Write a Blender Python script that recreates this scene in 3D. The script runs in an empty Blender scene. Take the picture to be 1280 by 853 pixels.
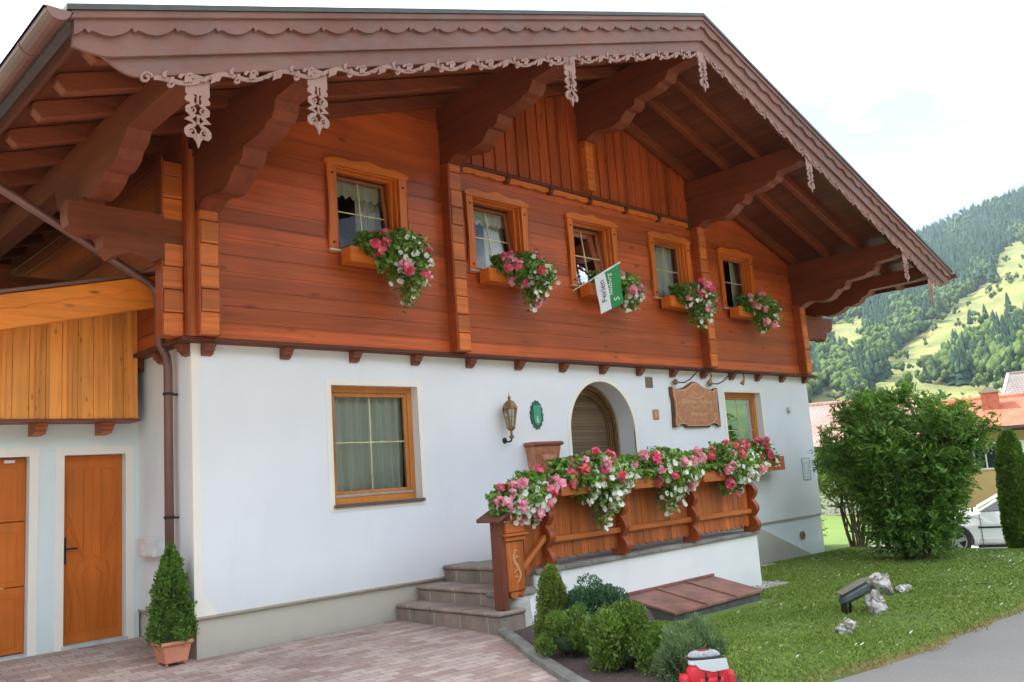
import bpy, bmesh, math, random
import numpy as np
from mathutils import Vector, Matrix
R_ = math.radians
sc = bpy.context.scene
COL = sc.collection
# ------------------------------------------------------------------ camera
FPX, YAW, PITCH, ROLL = 1092.4, .7742, .1523, -.0693
CAM = Vector((-3.9425, -8.8748, 1.2041))
cyw, syw, cp, sp = math.cos(YAW), math.sin(YAW), math.cos(PITCH), math.sin(PITCH)
fwd = Vector((syw*cp, cyw*cp, sp)); rgt = Vector((cyw, -syw, 0)); upv = rgt.cross(fwd)
c_, s_ = math.cos(ROLL), math.sin(ROLL)
r2 = rgt*c_ + upv*s_; u2 = rgt*(-s_) + upv*c_
cam_d = bpy.data.cameras.new("camera"); cam = bpy.data.objects.new("camera", cam_d); COL.objects.link(cam)
m = Matrix((r2, u2, -fwd)).transposed().to_4x4(); m.translation = CAM
cam.matrix_world = m
cam_d.sensor_width = 36; cam_d.lens = FPX/1280*36; cam_d.clip_end = 8000; cam_d.clip_start = .05
sc.camera = cam
sc.render.resolution_x = 1024; sc.render.resolution_y = 682
# ------------------------------------------------------------------ light
SUN_EL, SUN_AZ = R_(47), R_(-14)       # azimuth from +Y towards +X
sd = Vector((math.sin(SUN_AZ)*math.cos(SUN_EL), math.cos(SUN_AZ)*math.cos(SUN_EL), math.sin(SUN_EL)))
sun_d = bpy.data.lights.new("sun", 'SUN'); sun_d.energy = 2.2; sun_d.angle = R_(.6); sun_d.color = (1, .95, .86)
sun = bpy.data.objects.new("sun", sun_d); COL.objects.link(sun); sun.location = (0, 20, 40)
sun.rotation_euler = (-sd).to_track_quat('-Z', 'Y').to_euler()
w = bpy.data.worlds.new("World"); sc.world = w; w.use_nodes = True
nt = w.node_tree; N = nt.nodes; L = nt.links; N.clear()
out = N.new('ShaderNodeOutputWorld'); bg = N.new('ShaderNodeBackground'); bg.inputs[1].default_value = .15
sky = N.new('ShaderNodeTexSky'); sky.sky_type = 'NISHITA'; sky.sun_disc = False
sky.sun_elevation = SUN_EL; sky.sun_rotation = SUN_AZ; sky.air_density = 1.0; sky.dust_density = 2.0
tc = N.new('ShaderNodeTexCoord'); mp = N.new('ShaderNodeMapping'); mp.inputs['Scale'].default_value = (1, 1, 2.6)
nz = N.new('ShaderNodeTexNoise'); nz.inputs['Scale'].default_value = 2.3; nz.inputs['Detail'].default_value = 7; nz.inputs['Roughness'].default_value = .55
cr = N.new('ShaderNodeValToRGB'); cr.color_ramp.elements[0].position = .36; cr.color_ramp.elements[1].position = .55
cr.color_ramp.elements[0].color = (.45, .45, .45, 1)
mx = N.new('ShaderNodeMix'); mx.data_type = 'RGBA'; mx.inputs[7].default_value = (9.5, 9.7, 10.2, 1)
nz2 = N.new('ShaderNodeTexNoise'); nz2.inputs['Scale'].default_value = 3.1; nz2.inputs['Detail'].default_value = 5
cr2 = N.new('ShaderNodeValToRGB'); cr2.color_ramp.elements[0].position = .46; cr2.color_ramp.elements[1].position = .66
cr2.color_ramp.elements[0].color = (1.15, 1.26, 1.42, 1); cr2.color_ramp.elements[1].color = (9.5, 9.7, 10.2, 1)
L.new(mp.outputs[0], nz2.inputs[0]); L.new(nz2.outputs[0], cr2.inputs[0]); L.new(cr2.outputs[0], mx.inputs[7])
L.new(tc.outputs['Generated'], mp.inputs[0]); L.new(mp.outputs[0], nz.inputs[0]); L.new(nz.outputs[0], cr.inputs[0])
L.new(cr.outputs[0], mx.inputs[0]); L.new(sky.outputs[0], mx.inputs[6]); L.new(mx.outputs[2], bg.inputs[0]); L.new(bg.outputs[0], out.inputs[0])
sc.view_settings.view_transform = 'Standard'; sc.view_settings.look = 'None'; sc.view_settings.gamma = 1
sc.view_settings.exposure = 2.2
# ------------------------------------------------------------------ helpers
def tag(o, label=None, cat=None, group=None, kind=None):
    if label: o['label'] = label
    if cat: o['category'] = cat
    if group: o['group'] = group
    if kind: o['kind'] = kind
    return o
def empty(name, loc=(0, 0, 0), rz=0):
    o = bpy.data.objects.new(name, None); COL.objects.link(o); o.location = loc; o.rotation_euler = (0, 0, rz); o.empty_display_size = .1
    return o
def obj(name, bm, mat, parent=None, bevel=0, smooth=False, off=(0, 0, 0)):
    me = bpy.data.meshes.new(name)
    if isinstance(bm, bmesh.types.BMesh):
        bmesh.ops.recalc_face_normals(bm, faces=bm.faces)
        bm.to_mesh(me); bm.free()
    else: me = bm
    me.materials.clear()
    for mm in (mat if isinstance(mat, (list, tuple)) else [mat]): me.materials.append(mm)
    if smooth:
        for p in me.polygons: p.use_smooth = True
    o = bpy.data.objects.new(name, me); COL.objects.link(o); o.location = off
    if parent: o.parent = parent
    if bevel:
        b = o.modifiers.new('bevel', 'BEVEL'); b.width = bevel; b.segments = 1; b.limit_method = 'ANGLE'; b.angle_limit = R_(35)
    return o
def NB(): return bmesh.new()
def box(bm, x0, x1, y0, y1, z0, z1, mi=0):
    v = [bm.verts.new(p) for p in ((x0,y0,z0),(x1,y0,z0),(x1,y1,z0),(x0,y1,z0),(x0,y0,z1),(x1,y0,z1),(x1,y1,z1),(x0,y1,z1))]
    for f in ((0,1,5,4),(1,2,6,5),(2,3,7,6),(3,0,4,7),(4,5,6,7),(3,2,1,0)):
        fc = bm.faces.new([v[i] for i in f]); fc.material_index = mi
def prism(bm, pts, a, b, ax='Y', mi=0):
    """extrude a 2D outline along ax. Y: pts=(x,z); X: pts=(y,z); Z: pts=(x,y)"""
    def mk(p, t):
        if ax == 'Y': return (p[0], t, p[1])
        if ax == 'X': return (t, p[0], p[1])
        return (p[0], p[1], t)
    va = [bm.verts.new(mk(p, a)) for p in pts]; vb = [bm.verts.new(mk(p, b)) for p in pts]
    n = len(pts)
    fs = [bm.faces.new(va), bm.faces.new(vb[::-1])]
    for i in range(n): fs.append(bm.faces.new((va[i], va[(i+1) % n], vb[(i+1) % n], vb[i])))
    for f in fs: f.material_index = mi
    if n > 4: bmesh.ops.triangulate(bm, faces=fs[:2], ngon_method='EAR_CLIP')
def strip(bm, us, top, bot, y0, y1, fn=lambda u, v: (u, v), ax='Y'):
    """board with varying top and bottom edges, as quad columns"""
    def P(u, v, y):
        a, b = fn(u, v); return (a, y, b) if ax == 'Y' else (y, a, b)
    rows = []
    for u in us:
        rows.append([bm.verts.new(P(u, top(u), y0)), bm.verts.new(P(u, bot(u), y0)), bm.verts.new(P(u, bot(u), y1)), bm.verts.new(P(u, top(u), y1))])
    for a, b in zip(rows[:-1], rows[1:]):
        for i in range(4):
            j = (i+1) % 4; bm.faces.new((a[i], b[i], b[j], a[j]))
    bm.faces.new(rows[0]); bm.faces.new(rows[-1][::-1])
def ribbon(bm, pts, wd, y0, y1, fn=lambda u, v: (u, v)):
    n = len(pts); wd = wd if isinstance(wd, (list, tuple)) else [wd]*n
    A = []
    for i in range(n):
        p = pts[i]; q = pts[min(i+1, n-1)]; o = pts[max(i-1, 0)]
        dx, dz = q[0]-o[0], q[1]-o[1]; l = math.hypot(dx, dz) or 1; nx, nz_ = -dz/l*wd[i]/2, dx/l*wd[i]/2
        a = fn(p[0]+nx, p[1]+nz_); b = fn(p[0]-nx, p[1]-nz_)
        A.append([bm.verts.new((a[0], y0, a[1])), bm.verts.new((b[0], y0, b[1])), bm.verts.new((b[0], y1, b[1])), bm.verts.new((a[0], y1, a[1]))])
    for a, b in zip(A[:-1], A[1:]):
        for i in range(4):
            j = (i+1) % 4; bm.faces.new((a[i], b[i], b[j], a[j]))
    bm.faces.new(A[0]); bm.faces.new(A[-1][::-1])
def spiral(cx, cz, r0, r1, a0, turns, n=12, sgn=1):
    return [(cx+(r0+(r1-r0)*i/n)*math.cos(a0+sgn*turns*2*math.pi*i/n), cz+(r0+(r1-r0)*i/n)*math.sin(a0+sgn*turns*2*math.pi*i/n)) for i in range(n+1)]
def profile(bm, low, top, a, b, ax='X', swap=False):
    """solid between a stepped lower outline (u increasing) and a flat top, as quad columns"""
    us, vs = [], []
    for u, v in low:
        if us and u <= us[-1]: u = us[-1]+.0015
        us.append(u); vs.append(v)
    strip(bm, us, (top if callable(top) else (lambda u: top)), lambda u: float(np.interp(u, us, vs)), a, b, (lambda u, v: (v, u)) if swap else (lambda u, v: (u, v)), ax)
def tube(bm, pts, r, n=10, cap=True):
    pts = [Vector(p) for p in pts]; rr = r if isinstance(r, (list, tuple)) else [r]*len(pts)
    rings = []; prev = None
    for i, p in enumerate(pts):
        d = (pts[min(i+1, len(pts)-1)]-pts[max(i-1, 0)]).normalized()
        ref = Vector((0, 0, 1)) if abs(d.z) < .95 else Vector((1, 0, 0))
        if prev is not None: ref = prev
        a = d.cross(ref); 
        if a.length < 1e-6: a = d.orthogonal()
        a.normalize(); b = a.cross(d).normalized(); prev = b
        rings.append([bm.verts.new(p+a*math.cos(t)*rr[i]+b*math.sin(t)*rr[i]) for t in [2*math.pi*k/n for k in range(n)]])
    for A, B in zip(rings[:-1], rings[1:]):
        for k in range(n): bm.faces.new((A[k], A[(k+1) % n], B[(k+1) % n], B[k]))
    if cap: bm.faces.new(rings[0][::-1]); bm.faces.new(rings[-1])
def lathe(bm, prof, cx=0, cy=0, n=16, sx=1, sy=1, a0=0):
    rings = [[bm.verts.new((cx+r*sx*math.cos(a0+2*math.pi*k/n), cy+r*sy*math.sin(a0+2*math.pi*k/n), z)) for k in range(n)] for r, z in prof]
    for A, B in zip(rings[:-1], rings[1:]):
        for k in range(n): bm.faces.new((A[k], A[(k+1) % n], B[(k+1) % n], B[k]))
    bm.faces.new(rings[0][::-1]); bm.faces.new(rings[-1])
def mesh_np(name, verts, faces):
    """faces (n,k) array of equal length polygons"""
    me = bpy.data.meshes.new(name); k = faces.shape[1]; n = faces.shape[0]
    me.vertices.add(len(verts)); me.vertices.foreach_set('co', np.asarray(verts, np.float32).ravel())
    me.loops.add(n*k); me.loops.foreach_set('vertex_index', faces.astype(np.int32).ravel())
    me.polygons.add(n); me.polygons.foreach_set('loop_start', np.arange(0, n*k, k, dtype=np.int32)); me.polygons.foreach_set('loop_total', np.full(n, k, dtype=np.int32))
    me.update(calc_edges=True); return me
def leaves(P, size, rng, aspect=2.2, up=.3, dirs=None, fold=.25):
    """P (n,3) -> diamond leaves, folded along the rib (2 tris each)"""
    n = len(P); s = size*(.6+.8*rng.random(n))[:, None]
    d = rng.normal(size=(n, 3)) if dirs is None else dirs+rng.normal(size=(n, 3))*.55
    d /= np.linalg.norm(d, axis=1)[:, None]
    nn = rng.normal(size=(n, 3)); nn[:, 2] += up*3
    b = np.cross(d, nn); b /= (np.linalg.norm(b, axis=1)[:, None]+1e-9)
    nn = np.cross(b, d)
    a0 = P-d*s*.5; a1 = P+d*s*.5; bl = P+b*s/aspect*.5+nn*s*fold/aspect; br = P-b*s/aspect*.5+nn*s*fold/aspect
    V = np.stack([a0, bl, a1, br], 1).reshape(-1, 3)
    i = np.arange(n)*4
    F = np.concatenate([np.stack([i, i+1, i+2], 1), np.stack([i, i+2, i+3], 1)])
    return V, F
def merge(parts):
    Vs, Fs, o = [], [], 0
    for V, F in parts: Vs.append(V); Fs.append(F+o); o += len(V)
    return np.concatenate(Vs), np.concatenate(Fs)
# ------------------------------------------------------------------ materials
MC = {}
class MB:
    def __init__(s, name):
        s.m = bpy.data.materials.new(name); s.m.use_nodes = True; s.n = s.m.node_tree.nodes; s.l = s.m.node_tree.links
        s.b = s.n['Principled BSDF']; s.out = s.n['Material Output']; s.tc = s.n.new('ShaderNodeTexCoord')
    def N(s, t, **k):
        x = s.n.new('ShaderNode'+t)
        for a, v in k.items(): setattr(x, a, v)
        return x
    def map(s, scale=(1, 1, 1), loc=(0, 0, 0), rot=(0, 0, 0), src='Object'):
        x = s.N('Mapping'); x.inputs['Scale'].default_value = scale; x.inputs['Location'].default_value = loc; x.inputs['Rotation'].default_value = rot
        s.l.new(s.tc.outputs[src], x.inputs[0]); return x.outputs[0]
    def noise(s, vec, scale, detail=4, rough=.5, dist=0):
        x = s.N('TexNoise'); x.inputs['Scale'].default_value = scale; x.inputs['Detail'].default_value = detail; x.inputs['Roughness'].default_value = rough; x.inputs['Distortion'].default_value = dist
        s.l.new(vec, x.inputs[0]); return x.outputs[0]
    def math(s, op, a, b=None, c=None):
        x = s.N('Math', operation=op)
        for i, v in enumerate((a, b, c)):
            if v is None: continue
            if isinstance(v, (int, float)): x.inputs[i].default_value = v
            else: s.l.new(v, x.inputs[i])
        return x.outputs[0]
    def ramp(s, fac, stops):
        x = s.N('ValToRGB'); e = x.color_ramp.elements
        while len(e) < len(stops): e.new(.5)
        for el, (p, c) in zip(e, stops): el.position = p; el.color = (*c, 1) if len(c) == 3 else c
        s.l.new(fac, x.inputs[0]); return x.outputs[0]
    def mix(s, fac, a, b, blend='MIX'):
        x = s.N('Mix', data_type='RGBA', blend_type=blend)
        for i, v in ((0, fac), (6, a), (7, b)):
            if isinstance(v, (int, float)): x.inputs[i].default_value = v
            elif isinstance(v, tuple): x.inputs[i].default_value = (*v, 1)
            else: s.l.new(v, x.inputs[i])
        return x.outputs[2]
    def bump(s, h, st=.3, d=.01):
        x = s.N('Bump'); x.inputs['Strength'].default_value = st; x.inputs['Distance'].default_value = d; s.l.new(h, x.inputs['Height'])
        s.l.new(x.outputs[0], s.b.inputs['Normal'])
    def col(s, c):
        if isinstance(c, tuple): s.b.inputs['Base Color'].default_value = (*c, 1)
        else: s.l.new(c, s.b.inputs['Base Color'])
    def rough(s, v):
        if isinstance(v, (int, float)): s.b.inputs['Roughness'].default_value = v
        else: s.l.new(v, s.b.inputs['Roughness'])
def sc3(c, k): return tuple(min(1, x*k) for x in c)
def wood(name, base, grain='X', plank=None, width=.19, knots=0, rough=.42, var=.35, groove=True, poff=0.0, weather=0):
    if name in MC: return MC[name]
    b = MB(name); st = {'X': (.7, 14, 14), 'Y': (14, .7, 14), 'Z': (14, 14, .7)}[grain]
    v = b.map(scale=st)
    sep = b.N('SeparateXYZ'); b.l.new(b.tc.outputs['Object'], sep.inputs[0])
    rnd = None
    if plank:
        p = b.math('DIVIDE', b.math('ADD', sep.outputs['XYZ'.index(plank)], 50+poff), width); fl = b.math('FLOOR', p); fr = b.math('FRACT', p)
        wn = b.N('TexWhiteNoise', noise_dimensions='1D'); b.l.new(fl, wn.inputs['W']); rnd = wn.outputs['Value']
        add = b.N('Vector' + 'Math', operation='ADD'); b.l.new(v, add.inputs[0])
        cb = b.N('CombineXYZ'); k = b.math('MULTIPLY', rnd, 37); 
        for i in range(3): b.l.new(k, cb.inputs[i])
        b.l.new(cb.outputs[0], add.inputs[1]); v = add.outputs[0]
    n1 = b.noise(v, 1.0, 6, .6, .6); n2 = b.noise(v, 4.2, 3, .6, 1.2)
    big = b.noise(b.map(), .9, 3)
    f = b.math('ADD', b.math('MULTIPLY', n1, .7), b.math('MULTIPLY', n2, .3))
    c = b.ramp(f, [(.3, sc3(base, 1-var)), (.5, base), (.72, sc3(base, 1+var*.8))])
    if rnd is not None: c = b.mix(1.0, c, b.ramp(rnd, [(0, (.72, .70, .68)), (.5, (.95, .95, .95)), (1, (1.18, 1.15, 1.1))]), 'MULTIPLY')
    c = b.mix(1.0, c, b.ramp(big, [(.3, (.82, .80, .80)), (.7, (1.15, 1.13, 1.1))]), 'MULTIPLY')
    if weather:
        wv = b.noise(b.map(scale=(2, 2, 2)), 1.6, 6, .7)
        c = b.mix(b.ramp(wv, [(.42, (0, 0, 0)), (.7, (weather,)*3)]), c, (.17, .145, .14))
    if knots:
        kn = b.N('TexVoronoi'); sc_ = {'X': (1.8, 5, 5), 'Y': (5, 1.8, 5), 'Z': (5, 5, 1.8)}[grain]
        kv = b.map(scale=sc_); b.l.new(kv, kn.inputs[0]); kn.inputs['Scale'].default_value = knots
        c = b.mix(b.ramp(kn.outputs['Distance'], [(.05, (.85,)*3), (.17, (0,)*3)]), c, sc3(base, .35))
    h = b.math('MULTIPLY', f, .25)
    if plank and groove:
        g = b.math('MINIMUM', fr, b.math('SUBTRACT', 1, fr)); gr = b.math('MINIMUM', b.math('MULTIPLY', g, 26*width/.19), 1)
        c = b.mix(1.0, c, b.ramp(gr, [(0, (.22, .2, .2)), (.7, (1, 1, 1))]), 'MULTIPLY')
        h = b.math('ADD', h, gr)
    b.b.inputs['Specular IOR Level'].default_value = .35; b.col(c); b.bump(h, .35, .004); b.rough(b.math('ADD', b.math('MULTIPLY', n1, .25), rough-.12))
    MC[name] = b.m; return b.m
def plain(name, base, rough=.6, metal=0, nscale=8, var=.2, bump=.1, spec=None, bd=.003):
    if name in MC: return MC[name]
    b = MB(name); n = b.noise(b.map(), nscale, 6, .6)
    b.col(b.ramp(n, [(.25, sc3(base, 1-var)), (.75, sc3(base, 1+var))])); b.rough(rough); b.b.inputs['Metallic'].default_value = metal
    if bump: b.bump(b.noise(b.map(), nscale*6, 5, .6), bump, bd)
    MC[name] = b.m; return b.m
def plaster(name, base, dirt=(.45, .43, .38), dz=None):
    b = MB(name); n = b.noise(b.map(), .8, 5, .6); n2 = b.noise(b.map(scale=(3, 3, .5)), 1.3, 6, .65)
    c = b.ramp(n, [(.3, sc3(base, .95)), (.7, sc3(base, 1.03))])
    c = b.mix(b.ramp(n2, [(.55, (0,)*3), (.85, (.14,)*3)]), c, dirt)
    if dz:      # splash dirt and damp near the foot
        sep = b.N('SeparateXYZ'); b.l.new(b.tc.outputs['Object'], sep.inputs[0])
        t = b.math('ADD', sep.outputs[2], b.math('MULTIPLY', b.math('SUBTRACT', n2, .5), dz[2]))
        c = b.mix(b.ramp(b.math('DIVIDE', b.math('SUBTRACT', t, dz[0]), dz[1]-dz[0]), [(0, (dz[3],)*3), (1, (0,)*3)]), c, dirt)
    b.col(c); b.rough(.85); b.bump(b.math('ADD', b.noise(b.map(), 90, 4, .7), b.math('MULTIPLY', b.noise(b.map(), 6, 3), .8)), .35, .004)
    MC[name] = b.m; return b.m
def leafmat(name, c0, c1, trans=.35, rough=.5, c2=None):
    if name in MC: return MC[name]
    b = MB(name); g = b.N('NewGeometry')
    st = [(0, c0), (.7, c1)] + ([(1, c2)] if c2 else [])
    c = b.ramp(g.outputs['Random Per Island'], st)
    c = b.mix(1.0, c, b.ramp(b.noise(b.map(), 3, 3), [(.3, (.7,)*3), (.7, (1.25,)*3)]), 'MULTIPLY')
    b.col(c); b.rough(rough); b.b.inputs['Specular IOR Level'].default_value = .35
    t = b.N('BsdfTranslucent'); b.l.new(b.mix(1.0, c, (1.3, 1.5, .6), 'MULTIPLY'), t.inputs[0]); ms = b.N('MixShader'); ms.inputs[0].default_value = trans
    b.l.new(b.b.outputs[0], ms.inputs[1]); b.l.new(t.outputs[0], ms.inputs[2]); b.l.new(ms.outputs[0], b.out.inputs[0])
    MC[name] = b.m; return b.m
def glassmat(name, tint=(.93, .96, .93), refl=1.0):
    b = MB(name); b.n.remove(b.b); tr = b.N('BsdfTransparent'); tr.inputs[0].default_value = (*tint, 1)
    gl = b.N('BsdfGlossy'); gl.inputs['Roughness'].default_value = .015; fr = b.N('Fresnel'); fr.inputs[0].default_value = 1.62
    ms = b.N('MixShader'); b.l.new(b.math('MULTIPLY', fr.outputs[0], refl), ms.inputs[0]); b.l.new(tr.outputs[0], ms.inputs[1]); b.l.new(gl.outputs[0], ms.inputs[2]); b.l.new(ms.outputs[0], b.out.inputs[0])
    MC[name] = b.m; return b.m
RED = (.45, .095, .026); ROOFW = (.20, .052, .022); MAUVE = (.20, .092, .072); ORG = (.60, .15, .02)
W_wall = wood('wall planking', RED, 'X', 'Z', .19, groove=False, var=.38, rough=.36, knots=.9)
W_side = wood('side planking', sc3(RED, .9), 'Y', 'Z', .19, groove=False)
W_vert = wood('gable boards', sc3(RED, .9), 'Z', 'X', .235, knots=1.3, groove=False, poff=.05)
W_stack = wood('log ends', (.55, .148, .03), 'X', 'Z', .246, groove=False, var=.4)
W_stackside = wood('log side', sc3(RED, .75), 'Y')
W_beamY = wood('purlin wood', (.19, .045, .017), 'Y', weather=0, var=.4, rough=.6)
W_beamX = wood('rafter wood', (.20, .05, .018), 'X', var=.45, rough=.6)
W_deck = wood('soffit boards', (.16, .045, .02), 'Y', 'X', .115, var=.35)
W_barge = wood('bargeboard wood', MAUVE, 'X', var=.18, rough=.55, weather=.5)
W_trim = plain('fretwork paint', (.285, .165, .135), .55, nscale=3)
W_case = wood('casing wood', ORG, 'Z', var=.3, knots=.0)
W_caseX = wood('casing header wood', ORG, 'X', var=.3)
W_sash = wood('sash wood', (.36, .13, .045), 'Z', var=.25)
W_frame = wood('ground window frame', (.62, .235, .045), 'Z', var=.15)
W_pine = wood('pine cladding', (.90, .36, .075), 'Z', 'X', .16, groove=False, knots=2.2, var=.28)
W_pineX = wood('pine beam', (.82, .25, .03), 'X', knots=1.2, var=.3)
W_gdoor = wood('garage door wood', (.55, .14, .014), 'Z', var=.22)
W_rail = wood('railing boards', (.47, .125, .028), 'Z', 'X', .14, groove=False, var=.45, knots=.8)
W_railX = wood('railing beam', (.50, .14, .032), 'X', var=.3)
W_dark = wood('dark stained wood', (.12, .035, .02), 'X', var=.3, rough=.7)
W_corb = wood('corbel wood', (.19, .055, .028), 'Y', var=.3)
P_wall = plaster('house plaster', (.79, .815, .85), dirt=(.50, .50, .47), dz=(.0, .4, .3, .22))
P_gar = plaster('garage plaster', (.72, .81, .82), dz=(-.45, .1, .2, .35))
P_white = plaster('porch wall plaster', (.88, .87, .87), dz=(-.8, -.35, .3, .4))
P_cream = plaster('cream plaster band', (.86, .82, .74))
P_plinth = plaster('plinth render', (.52, .48, .40), dirt=(.28, .28, .25), dz=(-.6, -.2, .35, .6))
P_plw = plaster('plinth white part', (.72, .77, .82), dirt=(.4, .4, .36), dz=(-.8, -.5, .2, .6))
M_gut = plain('brown gutter metal', (.19, .10, .085), .4, .3, 3, .15)
M_dark = plain('dark metal', (.03, .03, .03), .45, .6)
M_roof = plain('roof metal edge', (.07, .075, .065), .5, .3)
M_tile = plain('roof covering', (.12, .11, .10), .8)
M_copper = plain('copper', (.62, .27, .16), .42, .55, 14, .3, .4, bd=.004)
M_bronze = plain('aged bronze', (.30, .19, .085), .45, .6, 14, .45, .5, bd=.006)
M_white = plain('white paint', (.8, .8, .8), .5)
M_room = plain('dark room', (.02, .02, .018), .9, bump=0)  # near-black colour paints in the unlit interior behind the windows
M_glass = glassmat('window glass')
M_brass = plain('brass bar', (.75, .65, .38), .4, .4)
# curtain
def curtain_mat():
    b = MB('lace curtain')
    b.b.inputs['Specular IOR Level'].default_value = .1
    w_ = b.N('TexWave'); w_.inputs['Scale'].default_value = 30; w_.inputs['Distortion'].default_value = 2
    b.l.new(b.map(), w_.inputs[0]); b.col(b.ramp(w_.outputs[1], [(0, (.76, .78, .72)), (1, (.90, .91, .85))])); b.rough(.9)
    t = b.N('BsdfTranslucent'); t.inputs[0].default_value = (.7, .72, .65, 1); ms = b.N('MixShader'); ms.inputs[0].default_value = .35
    b.l.new(b.b.outputs[0], ms.inputs[1]); b.l.new(t.outputs[0], ms.inputs[2]); b.l.new(ms.outputs[0], b.out.inputs[0]); return b.m
M_curt = curtain_mat()
# ------------------------------------------------------------------ terrain
HX, HY = 13.3, 10.0
def ss(a, b, x):
    t = np.clip((x-a)/(b-a), 0, 1); return t*t*(3-2*t)
def gz(x, y):
    x = np.asarray(x, float); y = np.asarray(y, float)
    z = np.interp(x, [-4, 2.5, 5, 8, 13.6], [-.42, -.48, -.64, -.68, -.78])-.012*np.clip(-y-2, 0, 3.4)
    z = z+.015*np.sin(x*1.7+y)*np.sin(y*1.3)*ss(3.5, 5, x)
    far = -1.32-.9*ss(26, 60, x)
    z = z+(far-z)*ss(13.8, 18.2, x+.25*np.clip(-y-3, 0, 9))
    z = z+(-2.8-z)*ss(30, 90, np.hypot(x, y))
    return z
def in_patio(x, y): return (x < 3.2) & (y > -5.4) & (x < 3.4+.62*(y+1.6)) | ((x < 3.3) & (y > -1.5))
def grid_axis(a, b, step, far, k=1.25):
    c = list(np.arange(a, b+1e-6, step)); s = step
    while c[-1] < far: s *= k; c.append(c[-1]+s)
    s = step
    while c[0] > -far: s *= k; c.insert(0, c[0]-s)
    return np.array(c)
gx = grid_axis(-6, 22, .4, 420); gy = grid_axis(-12, 6, .4, 420)
GX, GY = np.meshgrid(gx, gy); GZ = gz(GX, GY)
low = (GX < 3.6) & (GY > -5.6) & (GX > -9); GZ = np.where(low, GZ-.15, GZ)
GZ = np.where((GX > -9) & (GX < 13.2) & (GY > .3) & (GY < 9.7), GZ-.3, GZ)
GZ = np.where(GY < -5.4, GZ-.12, GZ)
V = np.stack([GX, GY, GZ], -1).reshape(-1, 3); ny, nx = GX.shape
i = (np.arange(ny-1)[:, None]*nx+np.arange(nx-1)[None]).ravel(); F = np.stack([i, i+1, i+nx+1, i+nx], 1)
b = MB('lawn ground'); n1 = b.noise(b.map(), .7, 5, .6); n2 = b.noise(b.map(), 22, 5, .7)
c = b.mix(.5, b.ramp(n1, [(.3, (.09, .16, .025)), (.55, (.13, .21, .035)), (.75, (.19, .23, .06))]), b.ramp(n2, [(.3, (.07, .13, .02)), (.7, (.18, .26, .05))]))
sep = b.N('SeparateXYZ'); b.l.new(b.tc.outputs['Object'], sep.inputs[0]); e_ = b.math('ADD', sep.outputs[1], b.math('MULTIPLY', n1, .35)); c = b.mix(b.ramp(b.math('MULTIPLY', b.math('ADD', e_, 5.33), 2.2), [(.35, (1,)*3), (.8, (0,)*3)]), c, (.27, .18, .09))
b.col(c); b.rough(.9); b.bump(n2, .8, .03); M_lawn = b.m
me = mesh_np('ground', V, F); go = obj('ground', me, M_lawn, smooth=True); tag(go, kind='structure')
# patio of clay pavers, a planar sheet in two tilted halves
b = MB('clay pavers'); br = b.N('TexBrick'); v = b.map(rot=(0, 0, R_(3))); b.l.new(v, br.inputs[0])
br.inputs['Scale'].default_value = 1; br.inputs['Brick Width'].default_value = .24; br.inputs['Row Height'].default_value = .12; br.inputs['Mortar Size'].default_value = .0045
br.inputs['Color1'].default_value = (.34, .22, .18, 1); br.inputs['Color2'].default_value = (.50, .40, .345, 1); br.inputs['Mortar'].default_value = (.19, .15, .13, 1); br.inputs['Mortar Smooth'].default_value = .2
n = b.noise(b.map(), 1.2, 5, .6); n3 = b.noise(b.map(), 30, 4, .7)
c = b.mix(1.0, br.outputs[0], b.ramp(n, [(.3, (.75, .76, .78)), (.7, (1.2, 1.18, 1.16))]), 'MULTIPLY'); c = b.mix(1.0, c, b.ramp(n3, [(.3, (.8,)*3), (.7, (1.15,)*3)]), 'MULTIPLY')
b.col(c); b.rough(.85); b.bump(b.math('SUBTRACT', b.math('MULTIPLY', n3, .2), br.outputs[1]), .6, .006); M_paver = b.m
def pz(x, y): return -.41+.08*max(0, y)+.015*min(0, y)
curb_xy = [(2.62, -1.62), (2.46, -1.81), (2.19, -2.31), (1.81, -2.93), (1.49, -3.52), (1.26, -3.96), (1.0, -4.6), (.8, -5.3)]
bm = NB(); 
pp = [(-9, 0), (-9, -5.3)]+curb_xy[::-1]+[(3.4, -1.5), (3.4, 0)]
f1 = bm.faces.new([bm.verts.new((x, y, pz(x, y))) for x, y in pp]); bmesh.ops.triangulate(bm, faces=[f1])
bm.faces.new([bm.verts.new((x, y, pz(x, y))) for x, y in ((-9, 0), (.3, 0), (.3, 1.7), (-9, 1.7))])
o = obj('patio', bm, M_paver); tag(o, kind='structure')
# street
b = MB('asphalt'); n = b.noise(b.map(), 140, 3, .7); n2 = b.noise(b.map(), .6, 5, .6)
b.col(b.mix(.5, b.ramp(n, [(.35, (.17, .162, .15)), (.5, (.34, .325, .30)), (.65, (.55, .53, .49))]), b.ramp(n2, [(.3, (.28, .268, .245)), (.7, (.38, .365, .335))]))); b.rough(.8); b.bump(b.math('ADD', n, b.noise(b.map(), 30, 4, .7)), .7, .006); M_asph = b.m
xs = np.arange(-40, 60, .5); ed = -5.36-.02*np.sin(xs*2.1)-.03*np.sin(xs*.77); zz = gz(xs, np.full_like(xs, -5.4))
V = []; 
for x_, e_, z_ in zip(xs, ed, zz): V += [(x_, e_, z_-.012), (x_, -12.5, z_-.02), (x_, e_+.04, z_-.12)]
V = np.array(V); k = np.arange(len(xs)-1)*3
F = np.concatenate([np.stack([k, k+1, k+4, k+3], 1), np.stack([k, k+3, k+5, k+2], 1)])
o = obj('street', mesh_np('street', V, F), M_asph); tag(o, kind='structure')
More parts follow.
